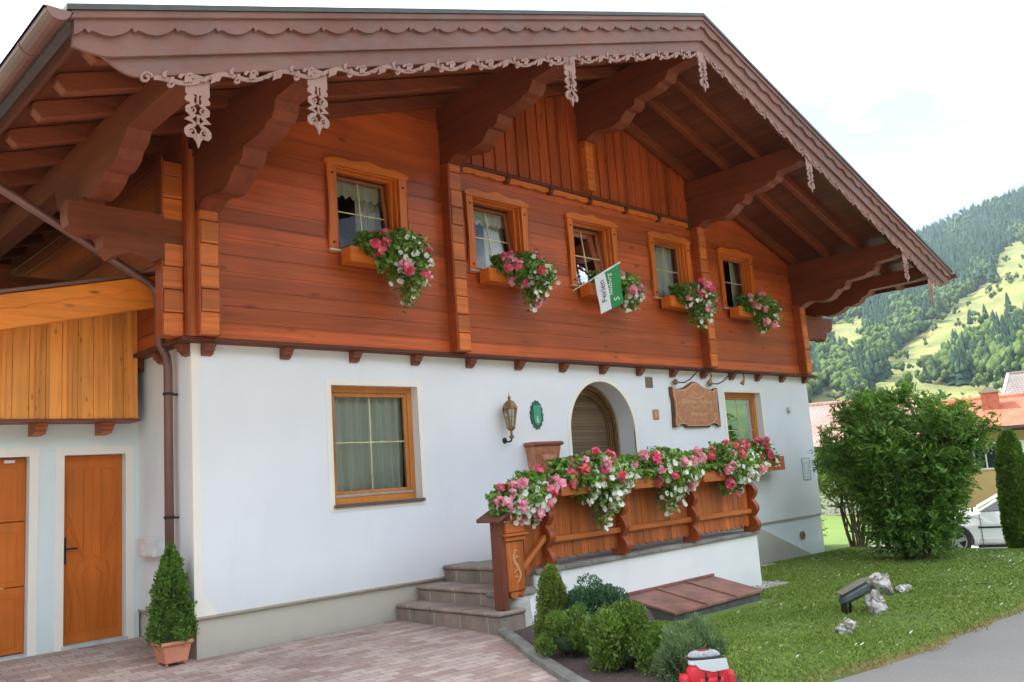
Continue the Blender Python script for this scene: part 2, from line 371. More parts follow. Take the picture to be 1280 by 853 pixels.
# planting bed soil
b = MB('bed soil'); n = b.noise(b.map(), 45, 5, .7); b.col(b.ramp(n, [(.3, (.035, .022, .018)), (.7, (.14, .095, .08))])); b.rough(.95); b.bump(n, 1, .02); M_soil = b.m
bm = NB(); bp = [(2.62, -1.64), (2.3, -2.15), (1.9, -2.9), (1.58, -3.5), (1.36, -3.96), (1.1, -4.6), (.95, -5.0), (1.9, -5.1), (2.6, -4.3), (3.4, -3.2), (4.3, -2.4), (4.5, -1.64)]
prism(bm, bp, -.62, -.43, 'Z'); o = obj('planting_bed', bm, M_soil); tag(o, kind='structure')
# driveway behind the lawn crest, where the car stands
b = MB('pale driveway'); n = b.noise(b.map(), 40, 4, .7); b.col(b.ramp(n, [(.3, (.24, .23, .22)), (.7, (.33, .32, .30))])); b.rough(.9); M_drive = b.m
bm = NB(); xs = np.linspace(16.9, 32, 34)
rows = []
for x_ in xs: rows.append([bm.verts.new((x_, y_, float(gz(x_, y_))+.03)) for y_ in np.linspace(-14, 1.8, 24)])
for a, c in zip(rows[:-1], rows[1:]):
    for q in range(23): bm.faces.new((a[q], c[q], c[q+1], a[q+1]))
o = obj('driveway', bm, M_drive); tag(o, kind='structure')
# hills all round the valley
def emax(az):
    a = (az+180) % 360-180
    base = 15+3*math.sin(math.radians(a*2.3+40))+1.5*math.sin(math.radians(a*7))
    vis = float(np.interp(a, [55, 63, 70.3, 73.2, 76, 84, 92], [8.8, 10.6, 12.35, 13.1, 13.75, 15.2, 16.0]))
    wv = float(np.interp(a, [40, 55, 90, 105], [0, 1, 1, 0])); return base*(1-wv)+vis*wv
E0 = 2.3
def hill_pt(az, t):
    e = E0+(emax(az)-E0)*t; d = 450*math.exp(1.3*t); 
    wob = 1+.03*math.sin(az*.9+d*.012)+.012*math.sin(az*3.1+d*.03)
    a = math.radians(az); return (CAM.x+d*math.sin(a)*wob, CAM.y+d*math.cos(a)*wob, CAM.z+d*math.tan(math.radians(e))*wob)
azs = list(np.arange(-180, 50, 5.0))+list(np.arange(50, 95, .5))+list(np.arange(95, 180, 5.0)); ts = np.linspace(-.12, 1, 34)
V = []; 
for az in azs:
    for t in ts:
        p = hill_pt(az, max(t, 0)); 
        if t < 0: p = (CAM.x+(p[0]-CAM.x)*(1+t*1.5), CAM.y+(p[1]-CAM.y)*(1+t*1.5), -3.5)
        V.append(p)
    p = hill_pt(az, 1); V.append((CAM.x+(p[0]-CAM.x)*1.12, CAM.y+(p[1]-CAM.y)*1.12, p[2]*.7))
nt_ = len(ts)+1; na = len(azs); i = np.array([(a*nt_+t, ((a+1) % na)*nt_+t, ((a+1) % na)*nt_+t+1, a*nt_+t+1) for a in range(na) for t in range(nt_-1)])
b = MB('hill meadow'); n = b.noise(b.map(), .02, 6, .65); n2 = b.noise(b.map(), .15, 5, .7)
b.col(b.mix(.4, b.ramp(n, [(.35, (.11, .15, .03)), (.5, (.21, .21, .05)), (.65, (.31, .27, .08))]), b.ramp(n2, [(.3, (.09, .14, .03)), (.7, (.24, .25, .07))]))); b.rough(.95)
M_hm = b.m; b = MB('wooded hillside'); n = b.noise(b.map(), .03, 6, .65); b.col(b.ramp(n, [(.4, (.025, .05, .022)), (.6, (.06, .10, .035))])); b.rough(1); b.b.inputs['Specular IOR Level'].default_value = .05
o = obj('hills', mesh_np('hills', np.array(V), i), [M_hm, b.m], smooth=True); tag(o, kind='structure')
for pi_, po_ in enumerate(o.data.polygons):
    az = azs[pi_//(nt_-1)]
    if not (57 <= az <= 83): po_.material_index = 1
# meadow clearings: polygons in (azimuth, elevation) seen from the valley floor
def azel(u, v):
    q = Vector(((u-640)/FPX, (v-426.5)/FPX)); d = r2*q.x-u2*q.y+fwd
    return math.degrees(math.atan2(d.x, d.y)), math.degrees(math.atan2(d.z, math.hypot(d.x, d.y)))
meadows = [[(1330, 300), (1330, 375), (1262, 388), (1225, 400), (1196, 412), (1150, 448), (1128, 468), (1098, 470), (1112, 448), (1150, 418), (1186, 388), (1215, 368), (1232, 352), (1250, 318), (1262, 305)],
           [(1092, 492), (1128, 474), (1190, 484), (1330, 466), (1330, 530), (1000, 530), (1004, 505), (1040, 482), (1062, 505)],
           [(1030, 408), (1080, 397), (1084, 420), (1060, 432), (1040, 424)], [(1082, 452), (1100, 445), (1105, 452), (1088, 458)]]
meadows = [[azel(*p) for p in pl] for pl in meadows]
def inside(p, pl):
    x, y = p; r = False; j = len(pl)-1
    for i in range(len(pl)):
        if (pl[i][1] > y) != (pl[j][1] > y) and x < (pl[j][0]-pl[i][0])*(y-pl[i][1])/(pl[j][1]-pl[i][1])+pl[i][0]: r = not r
        j = i
    return r
rng = np.random.default_rng(5)
def conifer(x, y, z, h, r, rng, tiers=5, n=7):
    Vs, Fs = [], []
    for k in range(tiers):
        t = k/tiers; zb = z+h*(.08+.88*t); zt = z+h*min(1, .08+.88*t+.36); rr = r*(1-t)**.85+.05*r
        a = rng.random()*6.3+np.arange(n)*2*np.pi/n; rj = rr*(.65+.6*rng.random(n))
        o_ = len(Vs); Vs.append((x, y, zt))
        for q in range(n): Vs.append((x+rj[q]*math.cos(a[q]), y+rj[q]*math.sin(a[q]), zb+h*.05*(rng.random()-.8)))
        for q in range(n): Fs.append((o_, o_+1+q, o_+1+(q+1) % n))
    return Vs, Fs
ico = bmesh.new(); bmesh.ops.create_icosphere(ico, subdivisions=1, radius=1); IV = np.array([v.co[:] for v in ico.verts]); IF = np.array([[v.index for v in f.verts] for f in ico.faces]); ico.free()
cv, cf, dv, df = [], [], [], []; nc = nd = 0
for k in range(17000):
    az = 59+23*rng.random(); e1 = emax(az)
    d_ = math.sqrt(rng.random()*(1660**2-440**2)+440**2) if k % 3 == 0 else 440+1220*rng.random()**1.15
    t = math.log(d_/450)/1.3
    if t < 0 or t > 1.0: continue
    e = E0+t*(e1-E0); p = hill_pt(az, t); ht_ = math.degrees(15/d_)
    if any(inside((az, e+q*ht_), pl) for pl in meadows for q in (0, .5, 1)):
        if rng.random() > .03: continue
        small = True
    else: small = False
    mixn = math.sin(az*2.3+e*.9)+math.sin(az*1.1-e*1.9+2)+.8*rng.normal()
    if small or mixn > (-.5 if e < 6.5 else .3 if e < 9 else 1.6):
        s0 = (2.2+2.0*rng.random())*(.6 if small else 1)
        for q in range(6):
            s1 = s0*(.45+.4*rng.random()); o3 = rng.normal(size=3)*s0*.7; Vd = IV*(1+rng.normal(size=(len(IV), 1))*.28)*s1*np.array([1, 1, 1.25])+np.array([p[0]+o3[0], p[1]+o3[1], p[2]+s0*1.5+abs(o3[2])*1.3]); dv.append(Vd); df.append(IF+nd); nd += len(Vd)
    else:
        h = 12+11*rng.random(); Vc, Fc = conifer(p[0], p[1], p[2]-1, h, h*(.15+.07*rng.random()), rng); cv.append(np.array(Vc)); cf.append(np.array(Fc)+nc); nc += len(Vc)
def treemat(name, c0, c1):
    b = MB(name); g = b.N('NewGeometry'); c = b.mix(1.0, b.ramp(g.outputs['Random Per Island'], [(0, c0), (1, c1)]), b.ramp(b.noise(b.map(), .5, 4, .7), [(.3, (.6,)*3), (.7, (1.4,)*3)]), 'MULTIPLY')
    b.col(c); b.rough(.9); b.b.inputs['Specular IOR Level'].default_value = .1; b.bump(b.noise(b.map(), .8, 4, .7), 1, 1.5); return b.m
M_con = treemat('far conifer', (.028, .062, .034), (.05, .095, .045)); M_dec = treemat('far broadleaf', (.075, .13, .035), (.15, .21, .06))
o = obj('conifer_forest', mesh_np('conifer_forest', np.concatenate(cv), np.concatenate(cf)), M_con); tag(o, 'dark blue green spruce forest covering the steep hillside', 'forest', kind='stuff')
o = obj('broadleaf_woodland', mesh_np('broadleaf_woodland', np.concatenate(dv), np.concatenate(df)), M_dec); tag(o, 'pale green rounded broadleaf woods mixed along the lower hillside', 'woodland', kind='stuff')
# the spruces one can pick out on the meadow
for (u, vb, vt, lab) in [(1243, 356, 316, 'tallest dark spruce standing alone on the upper meadow edge'), (1262, 394, 364, 'dark spruce at the lower edge of the sunlit meadow, right'),
                         (1213, 406, 386, 'small spruce at the lower edge of the long meadow strip'), (1232, 398, 378, 'slim spruce between two others below the sunlit meadow')]:
    az, e = azel(u, vb); p = hill_pt(az, (e-E0)/(emax(az)-E0)); az2, e2 = azel(u, vt); d = math.hypot(p[0]-CAM.x, p[1]-CAM.y); h = d*(math.tan(R_(e2))-math.tan(R_(e)))
    t_ = empty('spruce_tree', (p[0], p[1], p[2]-1)); tag(t_, lab, 'tree', 'spruces standing out on the hill meadow')
    Vc, Fc = conifer(0, 0, h*.06, h, h*.2, rng, 9, 11); obj('crown', mesh_np('crown', np.array(Vc), np.array(Fc)), M_con, t_)
    bm = NB(); tube(bm, [(0, 0, -1), (0, 0, h*.5)], [h*.02, h*.008], 6); obj('trunk', bm, W_dark, t_)
# ================================================================== CHALET
C, ZR, SL, S, OV = 6.52, 7.56, .331, 8.53, 2.53
def T(x): return ZR-SL*abs(x-C)
ZT = 2.85
cha = empty('chalet', (0, 0, 0)); tag(cha, 'large alpine chalet with white ground floor and red brown timber upper floor', 'house')
# ---- ground floor walls with openings (x0,x1,z0,z1)
OPEN = [(1.69, 2.97, 1.0, 2.41), (10.12, 11.38, 1.0, 2.46)]
AX, AR, AZ, AB = 6.61, .77, 1.80, .14     # arch centre, half width, spring, bottom
def arch(r, n=20, cx=AX, cz=AZ, k=1.0): return [(cx-r*math.cos(math.pi*i/n), cz+r*k*math.sin(math.pi*i/n)) for i in range(n+1)]
bm = NB()
YB = .32
box(bm, 0, 1.69, 0, YB, 0, ZT); box(bm, 1.69, 2.97, 0, YB, 0, 1.0); box(bm, 1.69, 2.97, 0, YB, 2.41, ZT); box(bm, 2.97, AX-AR, 0, YB, 0, ZT)
box(bm, AX-AR, AX+AR, 0, YB, 0, AB)
strip(bm, [AX-AR*math.cos(math.pi*q/40) for q in range(41)], lambda u: ZT, lambda u: AZ+math.sqrt(max(0, AR*AR-(u-AX)**2)), 0, YB)
box(bm, AX+AR, 10.12, 0, YB, 0, ZT); box(bm, 10.12, 11.38, 0, YB, 0, 1.0); box(bm, 10.12, 11.38, 0, YB, 2.46, ZT); box(bm, 11.38, HX, 0, YB, 0, ZT)
box(bm, 0, .3, YB, HY, 0, ZT); box(bm, HX-.3, HX, YB, HY, 0, ZT); box(bm, .3, HX-.3, HY-.3, HY, 0, ZT)
obj('wall', bm, P_wall, cha)
# painted bands: corner quoin and window surrounds (thin raised plaster)
def frame_band(bm, x0, x1, z0, z1, wd, y0, y1):
    box(bm, x0-wd, x0, y0, y1, z0-wd, z1+wd); box(bm, x1, x1+wd, y0, y1, z0-wd, z1+wd); box(bm, x0, x1, y0, y1, z1, z1+wd); box(bm, x0, x1, y0, y1, z0-wd, z0)
bm = NB(); box(bm, -.004, .085, -.006, .05, .006, ZT-.03); strip(bm, [.0855, .12, .14, .19, .21, .24], lambda u: float(np.interp(u, [.0855, .12, .14, .19, .21, .24], [.24, .21, .15, .11, .05, .012])), lambda u: .006, -.0055, 0)
obj('corner_band', bm, P_cream, cha)
bm = NB(); n = 24; o_ = arch(AR+.075, n); i_ = arch(AR, n)
vo = [(AX-AR-.075, AB)]+o_+[(AX+AR+.075, AB)]; vi = [(AX-AR, AB)]+i_+[(AX+AR, AB)]
for q in range(len(vo)-1):
    vs = [bm.verts.new((p[0], y, p[1])) for y in (-.006, .02) for p in (vo[q], vo[q+1], vi[q+1], vi[q])]
    for f in ((0,1,2,3), (7,6,5,4), (0,4,5,1), (2,6,7,3), (1,5,6,2), (3,7,4,0)): bm.faces.new([vs[t] for t in f])
obj('arch_band', bm, P_cream, cha)
# plinth
bm = NB(); box(bm, .03, 10.62, .025, .3, -1.6, 0); box(bm, .03, .33, .3, 1.5, -1.0, 0); obj('plinth', bm, P_plinth, cha)
bm = NB(); prism(bm, [(10.64, -.0), (12.62, -.72), (13.28, -.96), (13.28, -.0)], .022, .3); box(bm, 13.0, 13.28, .3, 9.9, -1.8, 0); obj('plinth_white_part', bm, P_plw, cha)  # whiter stretch of the plinth with a diagonal lower edge
bm = NB(); prism(bm, [(10.625, -.001), (10.63, -.001), (12.62, -.722), (13.28, -.962), (13.28, -1.6), (10.625, -1.6)], .024, .3); obj('plinth_foot', bm, P_plinth, cha)
bm = NB(); box(bm, -.01, HX+.01, -.012, .03, -.018, .006); box(bm, -.012, .03, .03, 1.45, -.018, .006); obj('drip_edge', bm, plain('drip edge', (.40, .33, .26), .8), cha)
# ---- timber planks with openings; each plank a bevelled board
WX = [1.78, 4.01, 6.085, 8.165, 10.30]; WZ0, WZ1, WW = 4.04, 5.11, .93
YT = -.12
def plank_rows(bm, z0, z1, xl, xr, holes, ph, y0, y1, rs):
    z = z0
    while z < z1-.02:
        zt = min(z+ph, z1); cuts = sorted({z+.0012, zt-.0012} | {h[2] for h in holes if z < h[2] < zt} | {h[3] for h in holes if z < h[3] < zt})
        dy = rs.uniform(-.002, .002)
        for a, b_ in zip(cuts[:-1], cuts[1:]):
            if b_-a < .002: continue
            zm = (a+b_)/2; segs = [[xl(zm), xr(zm)]]
            L0, L1, R0, R1 = xl(a), xl(b_), xr(a), xr(b_)
            if R0-L0 < .02: continue
            hs = sorted([h for h in holes if h[2] <= zm <= h[3]])
            st = [(L0, L1)]; 
            for h in hs: st += [(h[0], h[0]), (h[1], h[1])]
            st.append((R0, max(R1, L1)))
            for q in range(0, len(st), 2):
                (a0, a1), (b0, b1) = st[q], st[q+1]
                if b0-a0 > .005: prism(bm, [(a0, a), (b0, a), (b1, b_), (a1, b_)], y0+dy, y1)
        z = zt
rs = random.Random(3)
holes = [(x, x+WW, WZ0, WZ1) for x in WX]
slopeL = lambda z: max(0.02, C-(ZR-.15-z)/SL); slopeR = lambda z: min(HX-.02, C+(ZR-.15-z)/SL)
bm = NB(); plank_rows(bm, ZT, 5.51, slopeL, slopeR, holes, .19, YT, .1, rs)
plank_rows(bm, 5.51, 7.0, slopeL, lambda z: max(slopeL(z), 3.6), [], .19, YT, .1, rs) if True else None
bmr = bm
plank_rows(bm, 5.51, 7.0, lambda z: min(9.46, slopeR(z)), slopeR, [], .19, YT, .1, rs)
obj('timber_wall', bm, W_wall, cha, bevel=.002)
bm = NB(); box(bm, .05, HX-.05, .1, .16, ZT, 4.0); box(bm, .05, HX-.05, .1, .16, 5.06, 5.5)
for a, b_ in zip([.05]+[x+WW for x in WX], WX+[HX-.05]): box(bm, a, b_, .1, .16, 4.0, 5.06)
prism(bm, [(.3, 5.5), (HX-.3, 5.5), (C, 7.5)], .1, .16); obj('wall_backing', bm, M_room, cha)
# gable of vertical boards and battens
bm = NB(); x = 3.62; k = 0
while x < 9.42:
    x1 = min(x+.235, 9.42); prism(bm, [(x+.004, 5.5), (x1-.004, 5.5), (x1-.004, T(x1)-.16), (x+.004, T(x)-.16)], YT+.01+rs.uniform(0, .006), .1); x = x1
obj('gable_boards', bm, W_vert, cha, bevel=.004)
bm = NB(); x = 3.62+.235
while x < 9.3: box(bm, x-.028, x+.028, YT-.016, YT+.02, 5.5, T(x)-.2); x += .235
obj('gable_battens', bm, W_vert, cha, bevel=.004)
# side walls (timber)
bm = NB(); z = ZT
while z < 5.2: box(bm, -.12, .0, -.1, HY, z+.003, z+.187); z += .19
obj('side_planking', bm, W_side, cha, bevel=.004)
bm = NB(); z = ZT
while z < 5.2: box(bm, HX, HX+.02, -.1, HY, z+.003, z+.187); z += .19
obj('side_planking', bm, W_side, cha, bevel=.004)
# sill line under the timber
bm = NB(); box(bm, -.16, HX+.1, YT-.05, .0, ZT-.035, ZT+.01); box(bm, -.17, 0, 0, 1.46, ZT-.035, ZT+.01); box(bm, HX, HX+.35, -.1, 3, ZT-.035, ZT-.005); obj('sill_moulding', bm, W_dark, cha, bevel=.006)
# corbels
def corbel(x, parent, z=ZT-.035, y=0):
    bm = NB(); prism(bm, [(0, 0), (-.13, 0), (-.13, -.035), (-.10, -.05), (-.10, -.075), (-.06, -.09), (-.055, -.115), (-.0, -.13)], -.06, .06, 'X')
    return bm
cb = corbel(0, cha); c0 = obj('corbel', cb, W_corb, cha, bevel=.004, off=(.16, .0, ZT-.036))
for k in range(1, 15):
    c1 = c0.copy(); COL.objects.link(c1); c1.parent = cha; c1.location = (.16+k*.929, 0, ZT-.036)
for k in range(3):
    c1 = c0.copy(); COL.objects.link(c1); c1.parent = cha; c1.location = (0.0, .08+.62*k, ZT-.036); c1.rotation_euler = (0, 0, R_(-90))
# log end posts
def stack(parent, x0, x1, y0, y1, z0, z1, name='log_end_post'):
    bm = NB(); z = z0; h = .246
    while z < z1-.03:
        zt = min(z+h, z1); d = rs.uniform(-.006, .006); box(bm, x0+d, x1+d*.5, y0+rs.uniform(-.006, .006), y1, z+.004, zt-.004); z = zt
    o = obj(name, bm, [W_stack], parent, bevel=.008)
    return o
for (xc, zt) in ((.085, 4.21), (3.58, 5.45), (9.46, 5.45), (12.95, 4.30)):
    stack(cha, xc-.1, xc+.1, -.30, YT+.01, ZT+.012, zt)
    bm = NB(); box(bm, xc-.118, xc-.1005, -.285, YT+.01, ZT+.012, zt); box(bm, xc+.1005, xc+.118, -.285, YT+.01, ZT+.012, zt); obj('post_side_board', bm, W_stackside, cha)
# crossing logs projecting to the left
stack(cha, -.33, -.125, -.115, .08, ZT+.012, 4.74); 
bm = NB(); box(bm, -.345, -.331, -.1, .07, ZT+.012, 4.8); box(bm, -.118, -.092, -.2, .0, ZT+.012, 4.95); obj('post_side_board', bm, W_stackside, cha)
bm = NB(); box(bm, -.09, -.02, -.19, -.0, ZT+.012, 4.9); obj('corner_board', bm, wood('corner board', (.50, .14, .035), 'Z'), cha, bevel=.005)
bm = NB(); box(bm, C-.09, C+.09, -.26, YT-.02, 5.62, 6.5); obj('king_post', bm, W_stack, cha, bevel=.008)
# ---- purlins with carved brackets
def purlin_profile(ext, big=0):
    k = 1+.08*big
    low = [(-2.44, -.02), (-2.44, -.2), (-2.40, -.27), (-2.3, -.31), (-1.98, -.33), (-1.95, -.40), (-1.9, -.46), (-1.8, -.47), (-1.74, -.51), (-1.6, -.535), (-1.34, -.545),
           (-1.31, -.64), (-1.24, -.68), (-1.15, -.675), (-1.1, -.72), (-1.0, -.80), (-.86, -.845), (-.7, -.83), (-.58, -.80), (-.48, -.80), (-.4, -.83), (-.33, -.87), (-.27, -.88)]
    low = [(y, z*(k if z < -.35 else 1)) for y, z in low]
    return low+[(-.2685, -.33), (ext, -.33)]
for xc, big in ((C-6.44, 1), (C-2.94, 0), (C, -.3), (C+2.94, 0), (C+6.44, .5)):
    P = T(xc)-.285; bm = NB(); pr_ = [(y, P+z) for y, z in purlin_profile(.3, big)]
    profile(bm, pr_, P, xc-.125, xc+.125); obj('purlin', bm, W_beamY, cha)
    bm = NB(); box(bm, xc-.11, xc+.11, -.262, -.13, P-.83, P-.34); obj('purlin_bearing', bm, W_beamY, cha)
for sgn in (-1, 1):     # outer purlins under the eaves, carried by side brackets
    xc = C+sgn*7.55; P = T(xc)-.285
    prf = [(-2.44, -.18), (-2.38, -.24), (-2.2, -.26), (-1.3, -.27), (-1.24, -.36), (-1.12, -.40), (-1.06, -.48), (-.9, -.53), (-.75, -.52), (-.68, -.58), (-.5, -.64), (-.3, -.65), (-.2, -.6), (.2, -.6), (.3, -.66), (.5, -.6), (.62, -.5), (.7, -.3), (10.8, -.3)]
    bm = NB(); profile(bm, [(y, P+z) for y, z in prf], P, xc-.11, xc+.11); obj('eaves_purlin', bm, W_beamY, cha)
    # bracket beam, profile in XZ
    br_ = [(-1.27, 3.98), (-1.25, 3.9), (-1.12, 3.83), (-.95, 3.83), (-.93, 3.72), (-.85, 3.62), (-.76, 3.66), (-.66, 3.69), (-.55, 3.66), (-.45, 3.62), (-.37, 3.67), (-.28, 3.63), (-.1, 3.62)]
    if sgn > 0: br_ = [(HX-x, z) for x, z in br_][::-1]
    for yb in (-.11, 3.2, 6.4):
        bm = NB(); profile(bm, br_, 4.14, yb-.005, yb+.2, 'Y'); obj('side_bracket', bm, W_beamX, cha)
        bm = NB(); z0 = 4.13; xx = C+sgn*7.55; box(bm, xx-.12, xx+.12, yb+.01, yb+.19, 4.1, P-.5); obj('bracket_block', bm, W_beamX, cha, bevel=.01)
# ---- rafters
def rafter(x_out, y):
    s = -1 if x_out < C else 1
    bm = NB(); xo = x_out; d = .125; h = .16
    t = lambda x: T(x)-d
    pts = [(C, ZR-d), (xo, t(xo)), (xo+s*.03, t(xo)-.03), (xo+s*.02, t(xo)-.09), (xo-s*.05, t(xo)-h+.0), (C, ZR-d-h)]
    prism(bm, pts, y-.06, y+.06); return bm
for s in (-1, 1):
    r0 = obj('rafter', rafter(C+s*8.33, 0), W_beamX, cha, bevel=.01, off=(0, -2.3, 0))
    for k, y in enumerate([-1.62, -.98, -.24, .5, 1.2, 1.9, 2.6, 3.3, 4.0, 4.8, 5.6, 6.4]):
        c1 = r0.copy(); COL.objects.link(c1); c1.parent = cha; c1.location = (0, y, 0)
# ---- roof deck, covering
bm = NB()
for s in (-1, 1): prism(bm, [(C, ZR-.085), (C+s*8.42, T(C+8.42)-.085), (C+s*8.42, T(C+8.42)-.122), (C, ZR-.122)], -2.46, HY+.9)
obj('roof_soffit', bm, W_deck, cha)
bm = NB()
for s in (-1, 1): prism(bm, [(C, ZR+.02), (C+s*8.6, T(C+8.6)+.02), (C+s*8.6, T(C+8.6)-.015), (C+s*8.46, T(C+8.46)-.083), (C, ZR-.083)], -2.5, HY+.95)
obj('roof_covering', bm, M_tile, cha)
bm = NB()
for s in (-1, 1): prism(bm, [(C, ZR+.05), (C+s*8.56, T(C+8.56)+.05), (C+s*8.56, T(C+8.56)+.005), (C, ZR+.005)], -OV-.07, -OV+.2)
obj('roof_edge', bm, M_roof, cha)
# ---- bargeboards: strip along the slope, u = distance from ridge
US = 8.50
def slope(s): return lambda u, v: (C+s*u, ZR-SL*u+v)
per = .335
def scal(u):
    f = (u/per) % 1
    if f < .12: return -.145-.02*math.sin(f/.12*math.pi)
    if f < .16: return -.125
    g = (f-.16)/.84; return -.135-.055*math.sin(g*math.pi)**.8
for s in (-1, 1):
    fn = slope(s)
    us = list(np.arange(0, US, per/14))+[US]
    bm = NB(); strip(bm, us, lambda u: -.05, scal, -OV-.03, -OV+.0, fn); obj('scalloped_board', bm, W_barge, cha)
    bm = NB(); strip(bm, [0, US+.03], lambda u: .005, lambda u: -.055, -OV-.055, -OV+.0, fn); obj('bargeboard_cap', bm, W_barge, cha, bevel=.005)
    def cut(u, a, b_):       # curved cut at the eave end
        return a+(b_-a)*max(0, (u-(US-.28))/.28)**1.5
    us2 = [0, US-.3]+list(np.linspace(US-.28, US, 9))
    bm = NB(); strip(bm, us2, lambda u: -.06, lambda u: cut(u, -.345, -.25), -OV+.002, -OV+.035, fn); obj('bargeboard', bm, W_barge, cha, bevel=.004)
    us3 = [0, US-.5]+list(np.linspace(US-.48, US-.2, 9))
    bm = NB(); strip(bm, us3, lambda u: -.3, lambda u: -.50+.2*max(0, (u-(US-.48))/.28)**1.6, -OV+.037, -OV+.065, fn); obj('lower_bargeboard', bm, W_barge, cha, bevel=.004)
    # fretwork trim
    bm = NB(); Pd = .56; nrep = int((US-.45)/Pd); y0, y1 = -OV+.03, -OV+.045
    for r in range(nrep):
        u0 = .06+r*Pd; q = .0015*(r % 3)
        wv = [(u0+Pd*t/14, -.545+.032*math.cos(2*math.pi*t/14)) for t in range(15)]
        ribbon(bm, wv, .036, y0-q, y1-q, fn)
        ribbon(bm, spiral(u0+Pd*.5, -.525, .036, .008, R_(200), 1.2, 11, -1), .024, y0-.004-q, y1-.004-q, fn)
        ribbon(bm, spiral(u0+Pd*.77, -.575, .032, .008, R_(60), 1.1, 10, 1), .024, y0-.004-q, y1-.004-q, fn)
        for k, (du, dv, L, an) in enumerate(((.02, -.53, .07, -60), (.05, -.52, .08, -85), (.09, -.52, .075, -110), (.13, -.53, .07, -60), (.27, -.57, .06, 70), (.31, -.57, .06, 100), (.36, -.53, .05, 120), (.42, -.52, .06, -90), (.48, -.52, .06, 80))):
            an = R_(an); p0 = (u0+du, dv); ribbon(bm, [p0, (p0[0]+L*.5*math.cos(an), p0[1]+L*.5*math.sin(an)), (p0[0]+L*math.cos(an+.5), p0[1]+L*math.sin(an+.5))], [.03, .034, .006], y0-.007-q-.001*k, y1-.007-q-.001*k, fn)
    e = .06+nrep*Pd
    ribbon(bm, spiral(e+.06, -.51, .05, .012, R_(180), 1.3, 14, -1), .02, y0-.002, y1-.002, fn)
    obj('fretwork_trim', bm, W_trim, cha)
# ---- hanging carved drops
def drop_bm(h=.62):
    bm = NB(); y = 0
    box(bm, -.1, .1, 0, .015, -.17, 0)
    for s in (-1, 1):
        f = lambda u, v, s=s: (s*u, v)
        out_ = [(.1, -.165), (.085, -.185), (.105, -.21), (.10, -.235), (.055, -.25), (.07, -.262), (.1, -.285), (.098, -.33), (.06, -.355), (.035, -.36), (.085, -.375), (.11, -.395), (.06, -.405), (.035, -.42), (.08, -.435), (.11, -.47), (.11, -.51), (.085, -.54), (.04, -.535), (.015, -.57), (.004, -.60)]
        inn = [(.035, -.165), (.03, -.18), (.02, -.195), (.03, -.21), (.03, -.24), (.012, -.25), (.02, -.262), (.06, -.29), (.055, -.315), (.03, -.33), (.012, -.35), (.04, -.375), (.05, -.388), (.03, -.398), (.008, -.42), (.03, -.45), (.07, -.475), (.075, -.50), (.06, -.51), (.002, -.52), (0, -.56), (0, -.60)]
        n = min(len(out_), len(inn)); out_ = out_[:n]; inn = inn[:n]
        for a in range(n-1):
            q = [f(*out_[a]), f(*out_[a+1]), f(*inn[a+1]), f(*inn[a])]
            vs = [bm.verts.new((p[0], yy, p[1])) for yy in (.001, .014) for p in q]
            for fc in ((0,1,2,3), (7,6,5,4), (0,4,5,1), (2,6,7,3), (1,5,6,2), (3,7,4,0)): bm.faces.new([vs[t] for t in fc])
        ribbon(bm, spiral(.042, -.31, .028, .006, R_(100), 1.0, 9, 1), .012, -.002, .013, f)
        ribbon(bm, spiral(.05, -.495, .036, .008, R_(100), 1.1, 10, 1), .013, -.0025, .0125, f)
    ribbon(bm, [(0, -.17), (0, -.2), (0, -.25)], .016, -.004, .011)
    ribbon(bm, [(0, -.34), (0, -.38), (0, -.42)], [.03, .012, .03], -.004, .011)
    ribbon(bm, [(0, -.50), (0, -.56), (0, -.62)], [.03, .04, .002], -.005, .01)
    return bm
d0 = None
for xx in (-7.545, -6.43, -2.94, 0, 2.94, 6.43, 7.545):
    zt = T(C+xx)-.505
    if d0 is None: d0 = obj('carved_drop', drop_bm(), W_trim, cha, off=(C+xx, -OV+.04, zt)); continue
    c1 = d0.copy(); COL.objects.link(c1); c1.parent = cha; c1.location = (C+xx, -OV+.04, zt)
# ---- gutters
for s in (-1, 1):
    gx_ = C+s*8.63; gz_ = T(C+8.5)-.06; bm = NB()
    prof = [(.085*math.cos(t), .085*math.sin(t)) for t in np.linspace(math.pi, 2*math.pi, 9)]
    prof = [(-.1, .0)]+prof+[(.1, .0)]
    inn = [(.075*math.cos(t), .075*math.sin(t)+.0) for t in np.linspace(2*math.pi, math.pi, 9)]
    prism(bm, [(gx_+a, gz_+b_) for a, b_ in prof+inn], -OV-.12, HY+.9)
    prism(bm, [(gx_+.084*math.cos(t), gz_+.084*math.sin(t)) for t in np.linspace(math.pi, 2*math.pi, 12)], -OV-.128, -OV-.12)
    for y in np.arange(-2.0, 10, .8): prism(bm, [(gx_+.09*math.cos(t), gz_+.09*math.sin(t)) for t in np.linspace(math.pi, 2*math.pi, 12)]+[(gx_+.08*math.cos(t), gz_+.08*math.sin(t)) for t in np.linspace(2*math.pi, math.pi, 12)], y, y+.02)
    obj('gutter', bm, M_gut, cha, smooth=False)
    bm = NB(); strip(bm, [0, 1], lambda u: 0, lambda u: 0, 0, 0) if False else None
    x0 = C+s*8.43; box(bm, min(x0, x0+s*.03), max(x0, x0+s*.03), -2.46, HY+.9, T(C+8.43)-.2, T(C+8.43)-.04); obj('fascia_board', bm, W_dark, cha)
